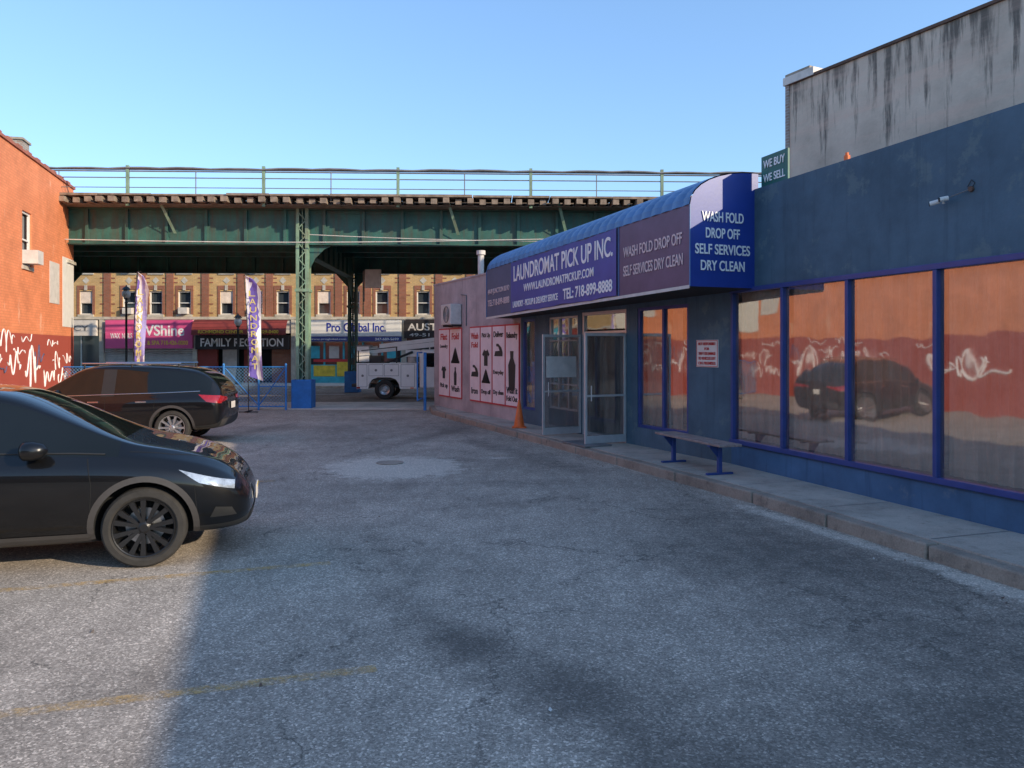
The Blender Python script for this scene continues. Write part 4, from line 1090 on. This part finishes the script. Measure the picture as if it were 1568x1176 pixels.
# ---------------------------------------------------------------- utility truck
TR=root('utility_truck',(-6.35,30.7,-.0))
M['tw']=mat('truck_white',(.84,.82,.79),.35,0,.08,2,0,coat=.4)
D=MB()
prof=[(.15,.42),(.62,.42),(.66,.62),(.78,.80),(1.0,.88),(1.5,.88),(1.72,.80),(1.84,.62),(1.88,.42),(2.55,.42),(2.55,1.45),(.15,1.45)]
D.prism_xz(prof,-.05,.35,'tw'); D.prism_xz(prof,1.65,2.05,'tw'); D.box(.16,2.54,.35,1.65,.75,.85,'gray'); D.box(2.45,2.55,.35,1.65,.85,1.45,'tw'); 
D.box(-.05,.15,.0,2.0,.50,.62,'trim'); D.box(.10,5.6,.5,.62,.45,.58,'blackm'); D.box(.10,5.6,1.4,1.52,.45,.58,'blackm')
D.build('utility_body',TR,bevel=.02)
D=MB()
for a,b,c,d in ((.22,.58,.50,1.40),(.64,1.22,.94,1.40),(1.26,1.84,.94,1.40),(1.92,2.48,.50,1.40)):
    for e in ((a,b,c,c+.014),(a,b,d-.014,d),(a,a+.014,c,d),(b-.014,b,c,d)): D.box(e[0],e[1],-.056,-.051,e[2],e[3],'gray')
    D.lathe(((a+b)/2,-.052,(c+d)/2),(0,-1,0),[(.05,0),(.05,.012),(0,.014)],'gray',14)
D.box(.16,.3,-.06,-.051,.44,.5,'tlamp'); D.box(2.3,2.44,-.06,-.051,.44,.48,'coneo')
D.build('compartment_doors',TR)
cab=[(2.65,.45),(3.2,.45),(4.6,.45),(5.75,.45),(5.85,.6),(5.82,1.15),(5.6,1.25),(4.75,1.32),(4.2,1.95),(4.0,2.0),(2.75,2.0),(2.65,1.9)]
D=MB(); D.prism_xz(cab,.03,1.97,'tw'); D.build('cab',TR,bevel=.05)
D=MB(); D.prism_xz([(2.85,1.3),(3.45,1.3),(3.45,1.85),(2.88,1.85)],.018,.028,'cglass'); D.prism_xz([(3.55,1.3),(4.6,1.3),(4.2,1.82),(3.55,1.85)],.018,.028,'cglass')
D.box(2.639,2.648,.4,1.6,1.4,1.85,'cglass'); D.build('cab_windows',TR)
for wx_ in (1.25,4.95):
    for y in (.02,1.7):
        w=MB(); w.lathe((wx_,y+.28,.39),(0,-1,0),[(.2,0),(.36,0),(.39,.04),(.39,.24),(.36,.28),(.23,.28),(.22,.26)],'tyre',28)
        w.lathe((wx_,y+.28,.39),(0,-1,0),[(.22,.26),(.20,.20),(.12,.16),(.08,.22),(0,.22)],'rims',20); w.build('wheel',TR)
D=MB()
D.cyl((2.25,1.0,.85),(2.25,1.0,1.75),.20,'offwhite',n=16); D.box(2.0,2.6,.75,1.25,1.70,1.98,'tw')
def beam(x0,z0,x1,z1,h,y0,y1,mt):
    D.add([(x0,y0,z0),(x0,y1,z0),(x1,y1,z1),(x1,y0,z1),(x0,y0,z0+h),(x0,y1,z0+h),(x1,y1,z1+h),(x1,y0,z1+h)],[(0,1,2,3),(4,5,6,7),(0,1,5,4),(1,2,6,5),(2,3,7,6),(3,0,4,7)],mt)
beam(.3,1.80,4.2,2.22,.20,.85,1.1,'tw')
beam(.9,2.06,3.8,2.40,.16,.88,1.07,'tw')
D.box(.05,.55,.55,1.25,1.5,2.15,'tw'); D.box(.02,.58,.52,1.28,2.12,2.18,'gray')
D.box(.55,1.05,.55,1.25,1.30,1.75,'blackm'); D.box(.15,.5,.2,1.7,1.46,1.50,'blackm'); D.box(.15,.2,.2,.25,1.45,1.95,'blackm'); D.box(1.7,1.75,.1,.15,1.45,2.1,'blackm')
D.cyl((.3,.2,1.95),(1.75,.15,2.1),.02,'blackm'); D.cyl((1.1,.7,1.4),(2.3,.7,1.9),.05,'blackm')
D.build('boom',TR,bevel=.02)

# ---------------------------------------------------------------- light / camera
az=Vector((.862,-.507)); el=math.radians(20.8)
sd=Vector((az.x*math.cos(el),az.y*math.cos(el),math.sin(el)))
sl=bpy.data.lights.new('sun','SUN'); sl.energy=5.0; sl.angle=math.radians(.5); sl.color=(1,.84,.62)
so=bpy.data.objects.new('sun',sl); COL.objects.link(so); so.rotation_euler=(-sd).to_track_quat('-Z','Y').to_euler(); so.location=(20,-20,30)
w=bpy.data.worlds.new('World'); scn.world=w; w.use_nodes=True; N=w.node_tree.nodes; L=w.node_tree.links
sk=N.new('ShaderNodeTexSky'); sk.sky_type='NISHITA'; sk.sun_disc=False; sk.sun_elevation=el; sk.sun_rotation=math.radians(120.5)
sk.air_density=1.0; sk.dust_density=.6; sk.ozone_density=1.6; sk.altitude=10
gm=N.new('ShaderNodeGamma'); gm.inputs[1].default_value=.72; L.new(sk.outputs[0],gm.inputs[0])
tn=mixc(N,L,1.0,gm.outputs[0],(1.68,2.22,2.85),'MULTIPLY')
L.new(tn,N['Background'].inputs[0]); N['Background'].inputs[1].default_value=.15
cd=bpy.data.cameras.new('camera'); cam=bpy.data.objects.new('camera',cd); COL.objects.link(cam)
cam.location=(0,0,2.0); cam.rotation_euler=(math.radians(90),0,0)
cd.sensor_width=36; cd.lens=27.05; cd.shift_y=-.0338; cd.clip_end=3000; cd.clip_start=.05
scn.camera=cam
